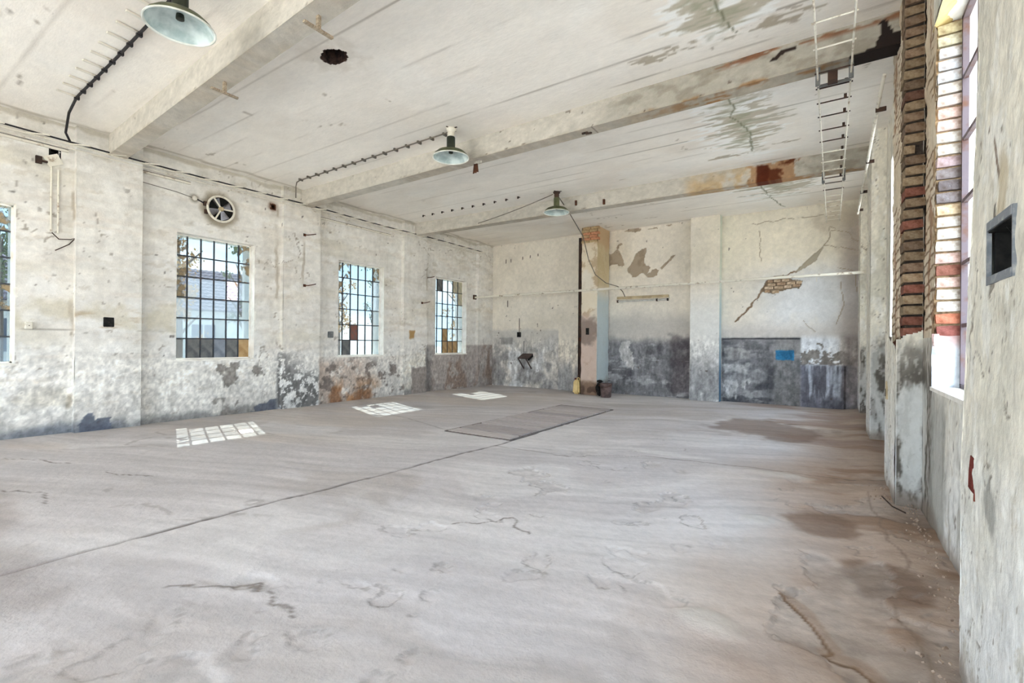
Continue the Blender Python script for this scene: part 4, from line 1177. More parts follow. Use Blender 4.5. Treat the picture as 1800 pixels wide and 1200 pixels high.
XG = XL - 0.18
plain = ['hchcch'] * 6
lay0 = ['hccddd', 'hccccc', 'cccccc', 'ccccdd', 'cccccc', 'cgccch']
lay1 = ['dccccd', 'dccccd', 'dhhhnh', 'hhhhhc', 'hhhchh', 'cggbga']
lay2 = ['ddcccd', 'dcccch', 'ccccch', 'cccccc', 'ccrccc', 'cgcccc']
lay3 = ['cgcckk', 'ccccck', 'cccccc', 'cccccc', 'ccaccc', 'ccaaac']
LAB = [None, 'steel window at the left edge of the frame, tiled roof showing through',
       'largest steel window, below the wall fan, with grey boarded bottom panes',
       'steel window with one rusty red pane, second from the far corner',
       'smallest steel window beside the far corner, with amber boards at its foot']
for i, (a, b) in enumerate(LW):
    window(i + 1, a + 0.004, b - 0.004, LWZ[0] + 0.004, LWZ[1] - 0.004, XG, 6, 6, [plain, lay0, lay1, lay2, lay3][i], LAB[i] or 'steel window behind the viewer on the left side')
rl = ['nhn', 'nnn', 'nnn', 'nhn', 'hnn', 'nnn']
RLAB = ['tall window behind the viewer on the right side', 'tall window just behind the viewer on the right', 'tall rusty window beside the bare brick jamb on the right',
        'tall window glimpsed as a bright strip behind the brick pier', 'tall window in the last bay of the right wall']
for i, (a, b) in enumerate(RW):
    window(6 + i, a + 0.004, b - 0.004, RWZ[0] + 0.004, RWZ[1] - 0.004, XRR + 0.19, 3, 6, rl, RLAB[i], 0.05, 0.03)


# ================================================================== brickwork
def brick_meshes(lx, ly, lz, n=5, seed=1):
    rg = random.Random(seed)
    out = []
    for k in range(n):
        bm = BM()
        bmesh.ops.create_cube(bm, size=1.0)
        bmesh.ops.subdivide_edges(bm, edges=bm.edges[:], cuts=1, use_grid_fill=True)
        for v in bm.verts:
            q = v.co.copy()
            corner = sum(abs(abs(t) - 0.5) < 1e-4 for t in q)
            j = 0.03 if corner < 3 else 0.075
            v.co = Vector((q.x * lx, q.y * ly, q.z * lz))
            for i, L_ in enumerate((lx, ly, lz)):
                v.co[i] += (-math.copysign(1, q[i]) * rg.uniform(0, j) if abs(q[i]) > 0.4 else rg.uniform(-0.3, 0.3) * j) * min(L_, 0.1)
        me = bpy.data.meshes.new('brick')
        bm.to_mesh(me); bm.free()
        me.materials.append(M_BRICK)
        out.append(me)
    return out


def brick(me, loc, col, parent, rz=0.0, rx=0.0, ry=0.0, sc=(1, 1, 1)):
    o = link('brick', me, None, parent)
    o.location = loc
    o.rotation_euler = (rx, ry, rz)
    o.scale = sc
    o.color = srgb(*col) + (1,)
    return o


OLIVE, BROWN, DRED, RED, BUFF, BLK = (158, 142, 120), (138, 120, 104), (120, 92, 82), (146, 100, 88), (186, 160, 122), (70, 60, 54)
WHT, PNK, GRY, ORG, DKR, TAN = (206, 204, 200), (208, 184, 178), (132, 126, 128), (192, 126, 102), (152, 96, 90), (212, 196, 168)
# core of the stripped pier
m = BM()
box(m, 0.556, XRR + 0.02, 5.685, 6.62, 1.40, ZC)
obj('pier_core', m, M_DARKMORTAR, wall_right)
Surf().grid((0.546, 0, 0), (0, 1, 0), (0, 0, 1), ax(5.90, 6.66, 0.014), ax(1.48, ZC, 0.014), (-1, 0, 0), paint_mortar).build('bare_mortar', M_NEAR, wall_right)
Surf().grid((0, 6.66, 0), (1, 0, 0), (0, 0, 1), ax(0.546, XRR, 0.03), ax(1.48, ZC, 0.03), (0, 1, 0), paint_mortar).build('bare_mortar', M_NEAR, wall_right)
bm_h = brick_meshes(0.150, 0.245, 0.080, 5, 3)
rows = [RED, RED, OLIVE, OLIVE, RED, OLIVE, BROWN, OLIVE, BROWN, OLIVE, RED, OLIVE, OLIVE, RED, OLIVE, OLIVE, BROWN, BLK, OLIVE, BROWN, BROWN, OLIVE, DRED, BROWN, OLIVE, OLIVE, BROWN, OLIVE, BROWN, BROWN, OLIVE, BROWN, BROWN]
cz = 0.0985
rg = random.Random(11)
for k in range(33):
    z = 1.63 + k * cz
    if z > ZC - 0.03: break
    c = rows[k % len(rows)]
    if c == BLK:      # half the course is broken out
        brick(bm_h[0], (0.578, 5.79, z), OLIVE, wall_right, sc=(0.55, 1, 1))
        brick(bm_h[1], (0.652, 5.86, z), BLK, wall_right, sc=(0.42, 0.9, 0.9))
        continue
    brick(rg.choice(bm_h), (0.612 + rg.uniform(-0.006, 0.006), 5.785 + rg.uniform(-0.012, 0.010), z), (lambda q: tuple(min(255, int(v * q)) for v in c))(rg.uniform(0.85, 1.12)), wall_right,
          rg.uniform(-0.03, 0.03), rg.uniform(-0.02, 0.02), rg.uniform(-0.05, 0.02))
# broken shards at the foot of the stripping
for (y, z, x, c, sx, r) in ((5.70, 1.555, 0.60, ORG, 0.8, 0.3), (5.71, 1.50, 0.55, ORG, 0.5, 0.75), (6.3, 1.52, 0.565, RED, 0.6, 0.4), (6.5, 1.47, 0.56, ORG, 0.45, 0.2)):
    brick(bm_h[2], (x, y, z), c, wall_right, 0.2, 0.1, -r, (sx, 0.35, 0.7))
# window jamb
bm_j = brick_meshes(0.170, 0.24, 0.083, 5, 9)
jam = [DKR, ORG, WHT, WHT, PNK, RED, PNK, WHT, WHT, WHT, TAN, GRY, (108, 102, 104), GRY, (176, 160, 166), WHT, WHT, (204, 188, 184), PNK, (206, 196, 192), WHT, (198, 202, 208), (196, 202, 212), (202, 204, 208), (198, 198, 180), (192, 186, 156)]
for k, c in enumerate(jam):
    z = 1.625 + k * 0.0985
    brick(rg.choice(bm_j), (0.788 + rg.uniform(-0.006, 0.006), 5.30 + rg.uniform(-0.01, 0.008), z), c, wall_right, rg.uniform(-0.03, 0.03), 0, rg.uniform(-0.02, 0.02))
box_b = box(BM(), XRR + 0.015, 0.88, 5.215, 5.30, RWZ[0], RWZ[1] + 0.05)
obj('jamb_core', box_b, M_MORTAR, wall_right)


def paint_lump(P):
    c = flat(len(P), (206, 208, 212))
    u = P[:, 0]; z = P[:, 2]
    lay(c, (150, 156, 166), ss(0.5, 0.6, fbm(u, z, 9, 4, 901)) * 0.7)
    lay(c, (196, 150, 140), ss(1.45, 1.56, z) * 0.7)
    return c, (fbm(u, z, 7, 4, 902) - 0.5) * 0.06


Surf().grid((0, 5.19, 0), (1, 0, 0), (0, 0, 1), ax(XRR, 0.89, 0.012), ax(RWZ[0], 1.60, 0.012), (0, -1, 0), paint_lump).build('plaster_lump', M_NEAR, wall_right)


def paint_lintel(P):
    u = P[:, 0] + P[:, 1]; z = P[:, 2]
    c = flat(len(P), (222, 202, 146))
    lay(c, (190, 160, 100), ss(0.5, 0.65, fbm(u * 2, z * 3, 4, 4, 911)) * 0.8)
    lay(c, (120, 116, 118), ss(0.82, 0.9, P[:, 0]) * 0.7)
    return c, (fbm(u, z, 6, 4, 912) - 0.5) * 0.04


Surf().grid((XRR + 0.0, 0, RWZ[1] - 0.03), (0.22, 0, 0.07), (0, 1, 0), np.linspace(0, 1, 14), ax(3.7, 5.25, 0.03), (0, 0, -1), paint_lintel).build('lintel_plaster', M_NEAR, wall_right)
# narrow frame strip in front of the brick jamb
# exposed bricks where the far wall has cracked open
bm_b = brick_meshes(0.19, 0.05, 0.066, 4, 21)
for k, (x, z, sx) in enumerate(((-1.36, 2.84, 0.6), (-1.18, 2.815, 0.8), (-1.33, 2.92, 1), (-1.12, 2.92, 1), (-0.92, 2.93, 0.8), (-0.73, 2.95, 0.8), (-1.27, 3.0, 0.9), (-1.06, 3.005, 1), (-0.85, 3.01, 0.9), (-0.68, 3.02, 0.6), (-1.30, 3.08, 0.6), (-1.15, 3.085, 0.8), (-0.97, 3.09, 0.8), (-1.22, 3.16, 0.6), (-1.06, 3.165, 0.7))):
    brick(bm_b[k % 4], (x, YB + 0.004, z), rg.choice([(222, 204, 180), (208, 190, 166), (226, 210, 190), (196, 172, 148)]), wall_back, sc=(sx, 1, 1))

# ------------------------------------------------------------------ free-standing column by the far wall
col = empty('brick_column', (-5.83, 13.0, 0))
tag(col, 'stained plaster column with bare brick at its top, standing before the far wall', 'column')
cx0, cx1, cy0, cy1 = -6.08, -5.58, 12.65, YB - 0.02
S = Surf()
S.grid((-col.location[0], -col.location[1], 0), (1, 0, 0), (0, 0, 1), [0, 1], [0, 1], (0, -1, 0), lambda P: (flat(len(P), (200, 200, 200)), np.zeros(len(P))))
S = Surf()


def off(fn):
    def g(P):
        return fn(P + np.array([[-5.83, 13.0, 0]]))
    return g


S.grid((0, cy0 - 13.0, 0), (1, 0, 0), (0, 0, 1), ax(cx0 + 5.83, cx1 + 5.83, 0.02), ax(0, 4.40, 0.02), (0, -1, 0), off(paint_column))
S.grid((cx1 + 5.83, 0, 0), (0, 1, 0), (0, 0, 1), ax(cy0 - 13.0, cy1 - 13.0, 0.025), ax(0, ZC, 0.025), (1, 0, 0), off(paint_column))
S.grid((cx0 + 5.83, 0, 0), (0, 1, 0), (0, 0, 1), ax(cy0 - 13.0, cy1 - 13.0, 0.1), ax(0, ZC, 0.1), (-1, 0, 0), off(paint_column))
S.build('plaster_shell', M_PLASTER, col)
boxo('brick_core', M_MORTAR, col, cx0 + 5.83 + 0.02, cx1 + 5.83 - 0.015, cy0 - 13.0 + 0.03, 0.4, 4.3, ZC)
bm_c = brick_meshes(0.24, 0.11, 0.07, 4, 31)
for r_ in range(6):
    for k in range(2):
        o = brick(bm_c[(r_ + k) % 4], (-0.125 + k * 0.25 + (0.03 if r_ % 2 else -0.02), cy0 - 13.0 + 0.05, 4.43 + r_ * 0.078), rg.choice([(206, 150, 118), (200, 172, 136), (190, 164, 126), (212, 158, 126)]) if r_ in (1, 2, 3) else (196, 176, 140), col)
o = boxo('broken_socket', M_DULLBLACK, col, -0.10, 0.0, cy0 - 13.0 - 0.012, cy0 - 13.0 + 0.02, 1.74, 1.93)

post = empty('steel_post', (-6.2, 12.86, 0))
tag(post, 'dark rusty steel channel post standing left of the plaster column', 'post')
m = BM(); box(m, -0.085, 0.085, 0.0, 0.02, 0.42, 4.62); box(m, -0.085, -0.065, 0.0, 0.10, 0.42, 4.62); box(m, 0.065, 0.085, 0.0, 0.10, 0.42, 4.62)
obj('channel', m, M_BROWNSTEEL, post)
boxo('foot_block', M_BROWNSTEEL, post, -0.07, 0.07, 0.01, 0.10, 0.0, 0.43)
boxo('bracket', M_RUST, post, -0.05, 0.05, -0.03, 0.0, 1.55, 1.66)


# ================================================================== lamps, cables
def pendant(loc, label, collar):
    r = empty('pendant_lamp', loc)
    tag(r, label, 'lamp', 'pendant factory lamps')
    z = -0.46          # rim of the shade below the ceiling
    obj('ceiling_rose', lathe(BM(), [(0.075, 0.0), (0.08, -0.02), (0.06, -0.045), (0.045, -0.06)], 20, close=True), M_WHITEMETAL if collar == 0 else M_BROWNSTEEL, r, True)
    obj('insulator', lathe(BM(), [(0.045, -0.05), (0.058, -0.075), (0.052, -0.11), (0.062, -0.14)], 20, close=True), M_PORC if collar == 0 else M_BROWNSTEEL, r, True)
    obj('socket', lathe(BM(), [(0.058, -0.13), (0.066, -0.15), (0.066, -0.31), (0.06, z + 0.125)], 24, close=True), M_DARKGREEN if collar < 2 else M_GREEN, r, True)
    sh = obj('shade', lathe(BM(), [(0.062, z + 0.145), (0.075, z + 0.125), (0.15, z + 0.112), (0.215, z + 0.085), (0.258, z + 0.045), (0.276, z + 0.012), (0.285, z)], 48), M_GREEN, r, True)
    obj('rim', lathe(BM(), [(0.276, z + 0.012), (0.288, z + 0.006), (0.290, z - 0.006), (0.280, z - 0.008), (0.270, z + 0.004)], 48), M_RIM, sh, True)
    obj('reflector', lathe(BM(), [(0.272, z + 0.002), (0.250, z + 0.040), (0.208, z + 0.078), (0.146, z + 0.104), (0.072, z + 0.116), (0.001, z + 0.118)], 48), M_ENAMEL, sh, True)
    obj('lamp_holder', lathe(BM(), [(0.03, z + 0.117), (0.034, z + 0.095), (0.034, z + 0.07), (0.022, z + 0.064), (0.001, z + 0.064)], 16), M_DARKGREEN, r, True)
    m = BM(); box(m, -0.012, 0.012, -0.11, 0.11, -0.008, 0.0); box(m, 0.03, 0.12, -0.012, 0.012, -0.008, 0.0)
    obj('mounting_strap', m, M_BROWNSTEEL, r)
    return r


pendant((-5.05, 1.93, ZC), 'nearest pendant lamp, olive green shade hanging at the top left', 0)
pendant((-5.01, 5.67, ZC), 'middle pendant lamp with black neck, hanging before the second beam', 0)
pendant((-5.12, 9.34, ZC), 'farthest and smallest pendant lamp, beside the third beam', 2)

# black cable with strap clips to the nearest lamp
cab = empty('black_cable', (-8.8, 2.06, ZC))
tag(cab, 'thick black cable with pale strap clips running to the nearest pendant lamp', 'cable')
O = cab.location
pts = [(-9.90, 2.30, 4.56), (-9.80, 2.22, 4.66), (-9.3, 2.14, 4.80), (-8.78, 2.09, ZC - 0.025), (-8.6, 2.08, ZC - 0.022), (-7.1, 2.05, ZC - 0.022), (-5.6, 2.0, ZC - 0.022), (-5.13, 1.96, ZC - 0.03)]
tubeo('sheath', M_BLACK, cab, [Vector(p) - O for p in pts], 0.016, 10)
me_strap = bpy.data.meshes.new('strap'); t = BM(); box(t, -0.016, 0.016, -0.21, 0.02, -0.022, -0.004); t.to_mesh(me_strap); t.free(); me_strap.materials.append(M_WHITEMETAL)
me_clip = bpy.data.meshes.new('clip'); t = BM(); box(t, -0.018, 0.018, -0.025, 0.03, -0.048, -0.004); t.to_mesh(me_clip); t.free(); me_clip.materials.append(M_BLACK)
for k in range(12):
    x = -8.72 + k * 0.30
    y = 2.085 - (x + 8.72) * 0.026
    s_ = link('strap', me_strap, None, cab); s_.location = Vector((x, y, ZC)) - O; s_.rotation_euler = (0, 0, 0.12)
    c_ = link('clip', me_clip, None, cab); c_.location = Vector((x, y, ZC)) - O

cab = empty('clipped_conduit', (-9.25, 5.72, ZC))
tag(cab, 'thin grey clipped conduit running to the middle pendant lamp', 'conduit')
O = cab.location
pts = [(-9.40, 5.76, 4.50), (-9.40, 5.76, 4.74), (-9.36, 5.755, 4.82), (-9.25, 5.75, ZC - 0.024), (-7.0, 5.73, ZC - 0.024), (-5.09, 5.70, ZC - 0.03)]
tubeo('pipe', M_GREYCABLE, cab, [Vector(p) - O for p in pts], 0.011, 8)
me_clip2 = bpy.data.meshes.new('clip'); t = BM(); box(t, -0.014, 0.014, -0.045, 0.045, -0.040, 0.0); t.to_mesh(me_clip2); t.free(); me_clip2.materials.append(M_GREYCABLE)
for k in range(15):
    c_ = link('clip', me_clip2, None, cab); c_.location = Vector((-9.2 + k * 0.285, 5.745, ZC)) - O

me_ec = bpy.data.meshes.new('cable_clip'); t = BM(); box(t, -0.016, 0.016, -0.05, 0.03, -0.012, 0.0); box(t, -0.016, 0.016, -0.05, -0.03, -0.05, -0.01); t.to_mesh(me_ec); t.free(); me_ec.materials.append(M_BROWNSTEEL)
for k in range(10):
    o = link('cable_clip', me_ec); o.location = (-9.05 + k * 0.335, 9.20, ZC)
    nth = ['first', 'second', 'third', 'fourth', 'fifth', 'sixth', 'seventh', 'eighth', 'ninth', 'last'][k]
    tag(o, '%s empty cable clip from the window wall in the row before the farthest lamp' % nth, 'clip', 'empty clips before the third beam')

cb = empty('hanging_cable', (-5.12, 9.34, ZC - 0.04))
tag(cb, 'slack grey cable hanging from the farthest lamp to the tube light', 'cable')
O = cb.location
p1 = [(-5.12, 9.34, ZC - 0.05), (-5.25, 10.2, 4.62), (-5.55, 11.6, 4.35), (-5.82, 12.56, 3.88), (-5.62, 12.58, 3.45), (-5.35, 12.7, 3.21), (-5.10, 13.0, 3.12), (-5.06, 13.25, 3.0), (-5.03, 13.36, 2.86)]
tubeo('sheath', M_GREYCABLE, cb, [Vector(p) - O for p in p1], 0.012, 8)
cb = empty('stretched_cable', (-5.15, 9.32, ZC - 0.04))
tag(cb, 'taut cable slanting from the farthest lamp down to the third beam', 'cable')
O = cb.location
tubeo('sheath', M_GREYCABLE, cb, [v - O for v in sag((-5.20, 9.31, ZC - 0.05), (-7.6, 9.68, 4.56), 0.03, 8)], 0.010, 8)


# cable tray along the top of the left wall
tr = empty('cable_tray', (XP, 3.0, 4.5))
tag(tr, 'thin cable tray with dark cable and pale brackets along the top of the window wall', 'cable tray')
O = tr.location
py = np.arange(-4, 13.2, 0.8)
tubeo('cable', M_BLACK, tr, [Vector((XP + 0.05 + 0.008 * math.sin(y * 2.1), y, 4.555 + 0.010 * math.sin(y * 1.3))) - O for y in py], 0.013, 8)
tubeo('rail', M_WHITEMETAL, tr, [Vector((XP + 0.10, y, 4.50)) - O for y in py], 0.008, 6)
tubeo('rail', M_WHITEMETAL, tr, [Vector((XP + 0.02, y, 4.46)) - O for y in py], 0.008, 6)
me_br = bpy.data.meshes.new('bracket'); t = BM(); box(t, -0.02, 0.26, -0.016, 0.016, 0.0, 0.014, Matrix.Rotation(0.9, 4, 'Z')); t.to_mesh(me_br); t.free(); me_br.materials.append(M_WHITEMETAL)
for k in range(30):
    o = link('bracket', me_br, None, tr); o.location = Vector((XP + 0.02, -1 + k * 0.47, 4.525)) - O

# short ledge battens of the bays
for (y0, y1, z, lab) in ((0.2, 2.30, 4.42, 'pale batten on the plaster beside the black wall niche'), (3.27, 4.02, 4.40, 'short pale batten left of the wall fan'), (6.72, 8.9, 4.36, 'long pale batten above the window with the red pane')):
    bt = empty('wall_batten', (XL, (y0 + y1) / 2, z)); tag(bt, lab, 'batten')
    h = (y1 - y0) / 2
    boxo('strip', M_WHITEMETAL, bt, 0.012, 0.045, -h, h, 0.0, 0.035)
    boxo('dark_edge', M_BROWNSTEEL, bt, 0.006, 0.04, -h, h, 0.035, 0.045)


# ------------------------------------------------------------------ wall fan
fan = empty('wall_fan', (XL, 4.55, 4.06), 0)
tag(fan, 'round exhaust fan with three-spoke guard set in the wall above the largest window', 'fan')


def ring(bm, R, r, x, seg=48, sides=8):
    rs = []
    for i in range(seg):
        a = 2 * math.pi * i / seg
        rs.append([bm.verts.new((x + r * math.sin(2 * math.pi * k / sides), (R + r * math.cos(2 * math.pi * k / sides)) * math.cos(a), (R + r * math.cos(2 * math.pi * k / sides)) * math.sin(a))) for k in range(sides)])
    for i in range(seg):
        A, B2 = rs[i], rs[(i + 1) % seg]
        for k in range(sides):
            bm.faces.new((A[k], A[(k + 1) % sides], B2[(k + 1) % sides], B2[k]))
    return bm


obj('guard_ring', ring(BM(), 0.245, 0.022, 0.06), M_WHITEMETAL, fan, True)
m = BM()
lathe(m, [(0.24, 0.0), (0.24, 0.07)], 40)
for v in m.verts: v.co = Vector((v.co.z - 0.005, v.co.x, v.co.y))
obj('housing', m, M_BROWNSTEEL, fan, True)
m = BM(); lathe(m, [(0.001, 0.008), (0.238, 0.008)], 40)
for v in m.verts: v.co = Vector((v.co.z, v.co.x, v.co.y))
obj('back_plate', m, M_DULLBLACK, fan)
for k, a in enumerate((0.02, 2.2, -2.05)):
    m = BM(); box(m, 0.062, 0.078, 0.03, 0.235, -0.013, 0.013)
    o = obj('spoke', m, M_WHITEMETAL, fan); o.rotation_euler = (a, 0, 0)
m = BM(); lathe(m, [(0.001, 0.10), (0.03, 0.098), (0.045, 0.08), (0.045, 0.03)], 20)
for v in m.verts: v.co = Vector((v.co.z, v.co.x, v.co.y))
obj('hub', m, M_FIXTURE, fan, True)
for k in range(4):
    a = 0.5 + k * math.pi / 2
    m = BM()
    vs = [m.verts.new(p) for p in ((0.030, 0.04, -0.02), (0.012, 0.20, -0.09), (0.042, 0.215, 0.075), (0.044, 0.05, 0.03))]
    vs2 = [m.verts.new(v.co + Vector((0.004, 0, 0))) for v in vs]
    m.faces.new(vs[::-1]); m.faces.new(vs2)
    for i in range(4): m.faces.new((vs[i], vs[(i + 1) % 4], vs2[(i + 1) % 4], vs2[i]))
    o = obj('blade', m, M_FANBLADE, fan); o.rotation_euler = (a, 0, 0)
for yy, zz in ((-0.27, 0.05), (-0.25, -0.1)):
    boxo('mounting_lug', M_BROWNSTEEL, fan, 0.0, 0.05, yy - 0.03, yy + 0.02, zz - 0.04, zz + 0.04)
kn = empty('pull_switch', (XL, 4.10, 4.17)); tag(kn, 'small round pull switch with cable beside the wall fan', 'switch')
m = BM(); lathe(m, [(0.045, 0.0), (0.045, 0.02), (0.028, 0.035), (0.001, 0.036)], 18)
for v in m.verts: v.co = Vector((v.co.z, v.co.x, v.co.y))
obj('body', m, M_WHITEMETAL, kn, True)
tubeo('wire', M_GREYCABLE, kn, [(0.012, -0.045, 0.0), (0.012, -0.3, 0.04), (0.012, -0.82, 0.07)], 0.006, 6)
tubeo('wire', M_BLACK, kn, [(0.012, 0.04, -0.01), (0.015, 0.12, -0.04), (0.02, 0.2, -0.08)], 0.012, 6)


# ------------------------------------------------------------------ fittings on the left wall
def wallbox(loc, w_, h_, d_, m, label, cat='junction box', lid=True, name='junction_box'):
    r = empty(name, loc); tag(r, label, cat)
    t = BM(); box(t, -0.02, d_, -w_ / 2, w_ / 2, -h_ / 2, h_ / 2)
    bmesh.ops.bevel(t, geom=t.edges[:], offset=min(w_, h_) * 0.08, segments=1, affect='EDGES')
    obj('body', t, m, r)
    if lid:
        t = BM(); box(t, d_, d_ + 0.006, -w_ * 0.36, w_ * 0.36, -h_ * 0.36, h_ * 0.36); obj('lid', t, m, r)
        t = BM(); box(t, d_ + 0.006, d_ + 0.010, -0.006, 0.006, -0.006, 0.006); obj('screw', t, M_BROWNSTEEL, r)
    return r


wallbox((XL, 1.875, 1.685), 0.085, 0.105, 0.05, M_WHITEMETAL, 'small pale square junction box beside the window at the left edge')
wallbox((XP, 2.80, 1.772), 0.15, 0.165, 0.012, M_DULLBLACK, 'black square socket box on the first pier', 'socket', True, 'wall_socket')
wallbox((XL, 7.06, 1.645), 0.13, 0.15, 0.05, M_GREYMETAL, 'grey switch box left of the window with the red pane', 'switch', True, 'switch_box')
nb = empty('broken_fuse_box', (XL, 2.02, 4.20)); tag(nb, 'broken bracket and dangling lid below the black wall niche', 'fuse box')
boxo('bracket', M_BROWNSTEEL, nb, 0.0, 0.05, -0.09, -0.02, -0.05, 0.06)
boxo('arm', M_BROWNSTEEL, nb, 0.02, 0.06, -0.09, 0.04, -0.02, 0.005)
t = BM(); box(t, 0.02, 0.03, 0.02, 0.21, -0.09, 0.07, Matrix.Rotation(0.5, 4, 'X')); obj('lid', t, M_WHITEMETAL, nb)
vc = empty('wall_duct', (XL, 2.14, 3.66)); tag(vc, 'pale vertical conduit pair below the broken fuse box', 'conduit')
tubeo('pipe', M_WHITEMETAL, vc, [(0.016, -0.03, 0.5), (0.016, -0.03, -0.52)], 0.013, 8)
tubeo('pipe', M_WHITEMETAL, vc, [(0.016, 0.05, 0.46), (0.016, 0.05, -0.53)], 0.013, 8)
tubeo('dangling_wire', M_BROWNSTEEL, vc, [(0.02, -0.02, -0.53), (0.03, 0.06, -0.62), (0.03, 0.20, -0.6), (0.03, 0.26, -0.56), (0.03, 0.18, -0.68), (0.02, 0.02, -0.80)], 0.008, 6)
for (x, y, z, lab) in ((XP, 6.29, 3.88, 'small rusty hook high on the pier right of the wall fan'), (XP, 6.30, 2.74, 'small rusty hook halfway up the flaked pier'), (XP, 10.02, 2.62, 'small hook on the pier between the two far windows'), (XL, 10.33, 3.4, 'bent hook above and left of the smallest window')):
    hk = empty('wall_hook', (x, y, z)); tag(hk, lab, 'hook')
    boxo('plate', M_RUST, hk, -0.002, 0.012, -0.03, 0.03, -0.03, 0.03)
    tubeo('prong', M_RUST, hk, [(0.01, 0, 0), (0.07, 0.05, 0.0), (0.10, 0.16, 0.03), (0.10, 0.22, 0.05)], 0.011, 6)

# ================================================================== far wall fittings
rl_ = empty('wall_rail', (-4.7, 12.60, 3.03)); tag(rl_, 'long white horizontal pipe rail crossing in front of the column and far wall', 'rail')
tubeo('pipe', M_WHITEMETAL, rl_, [(-5.33, 0, -0.035), (-2.5, 0, -0.012), (0, 0, 0.0), (3.0, 0, 0.02), (5.26, 0, 0.03)], 0.032, 12)
boxo('end_plate', M_BROWNSTEEL, rl_, -5.33, -5.29, -0.08, 0.08, -0.10, 0.05)
for x in (-4.0, -2.7, 0.6, 2.3, 4.4):
    boxo('hanger', M_WHITEMETAL, rl_, x - 0.008, x + 0.008, -0.006, 0.006, -0.12, -0.03)

fx = empty('tube_light', (-4.53, YB - 0.02, 2.78)); tag(fx, 'old cream fluorescent tube light on the far wall right of the column', 'light')
m = BM(); box(m, -0.76, 0.74, -0.10, 0.0, 0.0, 0.09); bmesh.ops.bevel(m, geom=m.edges[:], offset=0.008, segments=1, affect='EDGES'); obj('housing', m, M_FIXTURE, fx)
boxo('reflector', M_WHITEMETAL, fx, -0.78, 0.76, -0.15, 0.0, -0.012, 0.0)
tubeo('tube', M_TUBEGLASS, fx, [(-0.72, -0.07, -0.05), (0.70, -0.07, -0.05)], 0.019, 10)
for x in (-0.74, 0.42, 0.72):
    boxo('tube_holder', M_BROWNSTEEL, fx, x - 0.02, x + 0.02, -0.10, -0.04, -0.085, -0.008)

sh = empty('folding_shelf', (-8.44, YB, 1.13)); tag(sh, 'small brown bracket shelf fixed to the far wall left of the column', 'shelf')
RT = Matrix.Rotation(0.42, 4, 'X')
obj('board', box(BM(), -0.20, 0.20, -0.36, 0.0, -0.03, 0.0, RT), M_SHELF, sh)
for x in (-0.17, 0.13):
    tubeo('strut', M_SHELF, sh, [(x, -0.32, -0.17), (x + 0.02, -0.02, -0.50)], 0.022, 6)
obj('side_plate', box(BM(), 0.17, 0.205, -0.34, 0.0, -0.10, -0.03, RT), M_DULLBLACK, sh)
boxo('back_rod', M_GREYMETAL, sh, -0.16, -0.145, -0.02, -0.004, 0.0, 0.42)
ws = empty('wall_socket', (-8.785, YB, 1.76)); tag(ws, 'black socket on the far wall above the bracket shelf', 'socket')
boxo('body', M_BLACK, ws, -0.065, 0.065, -0.05, 0.02, -0.085, 0.085); boxo('cover', M_DULLBLACK, ws, -0.045, 0.045, -0.062, -0.05, -0.06, 0.06)
boxo('cable', M_GREYCABLE, ws, -0.012, 0.012, -0.014, 0.0, 0.085, 0.55)

# ---- jerrycan and bucket
jc = empty('jerrycan', (-6.22, 12.68, 0)); tag(jc, 'yellowed plastic canister on the floor left of the column foot', 'canister')
m = BM(); box(m, -0.11, 0.11, -0.09, 0.09, 0.0, 0.42)
bmesh.ops.bevel(m, geom=m.edges[:], offset=0.045, segments=3, affect='EDGES')
for v in m.verts:
    if v.co.z > 0.34: v.co.x *= 0.82; v.co.y *= 0.8
obj('body', m, M_YELLOW, jc, True)
obj('cap', lathe(BM(), [(0.03, 0.41), (0.034, 0.425), (0.034, 0.46), (0.028, 0.468)], 16, (-0.045, 0, 0), True), M_CAP, jc, True)
tubeo('handle', M_YELLOW, jc, [(0.0, 0, 0.41), (0.01, 0, 0.465), (0.06, 0, 0.475), (0.085, 0, 0.46), (0.09, 0, 0.40)], 0.016, 8)
bk = empty('bucket', (-5.20, 12.42, 0)); tag(bk, 'dirty grey brown bucket on the floor right of the column foot', 'bucket')
obj('body', lathe(BM(), [(0.001, 0.005), (0.13, 0.0), (0.14, 0.02), (0.165, 0.36), (0.175, 0.365), (0.175, 0.385), (0.158, 0.385), (0.135, 0.03), (0.001, 0.025)], 28), M_BUCKET, bk, True)
obj('contents', lathe(BM(), [(0.153, 0.33), (0.001, 0.345)], 24), M_DULLBLACK, bk, True)
tubeo('bail', M_RUST, bk, [(-0.172, 0, 0.36)] + [(-0.18 * math.cos(a), -0.06 - 0.12 * math.sin(a), 0.36 - 0.08 * math.sin(a)) for a in (0.5, 1.0, 1.57, 2.1, 2.6)] + [(0.172, 0, 0.36)], 0.005, 6)
rk = empty('charred_bundle', (-5.45, 12.52, 0)); tag(rk, 'charred black rag bundle against the column foot behind the bucket', 'rag')
m = BM(); bmesh.ops.create_icosphere(m, subdivisions=3, radius=1.0)
for v in m.verts:
    q = v.co.copy(); k = 1 + 0.22 * math.sin(q.x * 7 + q.z * 5) + 0.15 * math.sin(q.y * 9 - q.z * 6)
    v.co = Vector((q.x * 0.085 * k, q.y * 0.07 * k, 0.20 + q.z * 0.20 * (1 + 0.1 * math.sin(q.x * 6))))
    v.co.z = max(v.co.z, 0.002)
obj('cloth', m, M_DULLBLACK, rk, True)
m = BM(); bmesh.ops.create_icosphere(m, subdivisions=2, radius=1.0)
for v in m.verts:
    q = v.co.copy(); k = 1 + 0.2 * math.sin(q.x * 5 + q.y * 6)
    v.co = Vector((q.x * 0.09 * k + 0.02, q.y * 0.06 * k, 0.42 + q.z * 0.045))
obj('knot', m, M_DULLBLACK, rk, True)


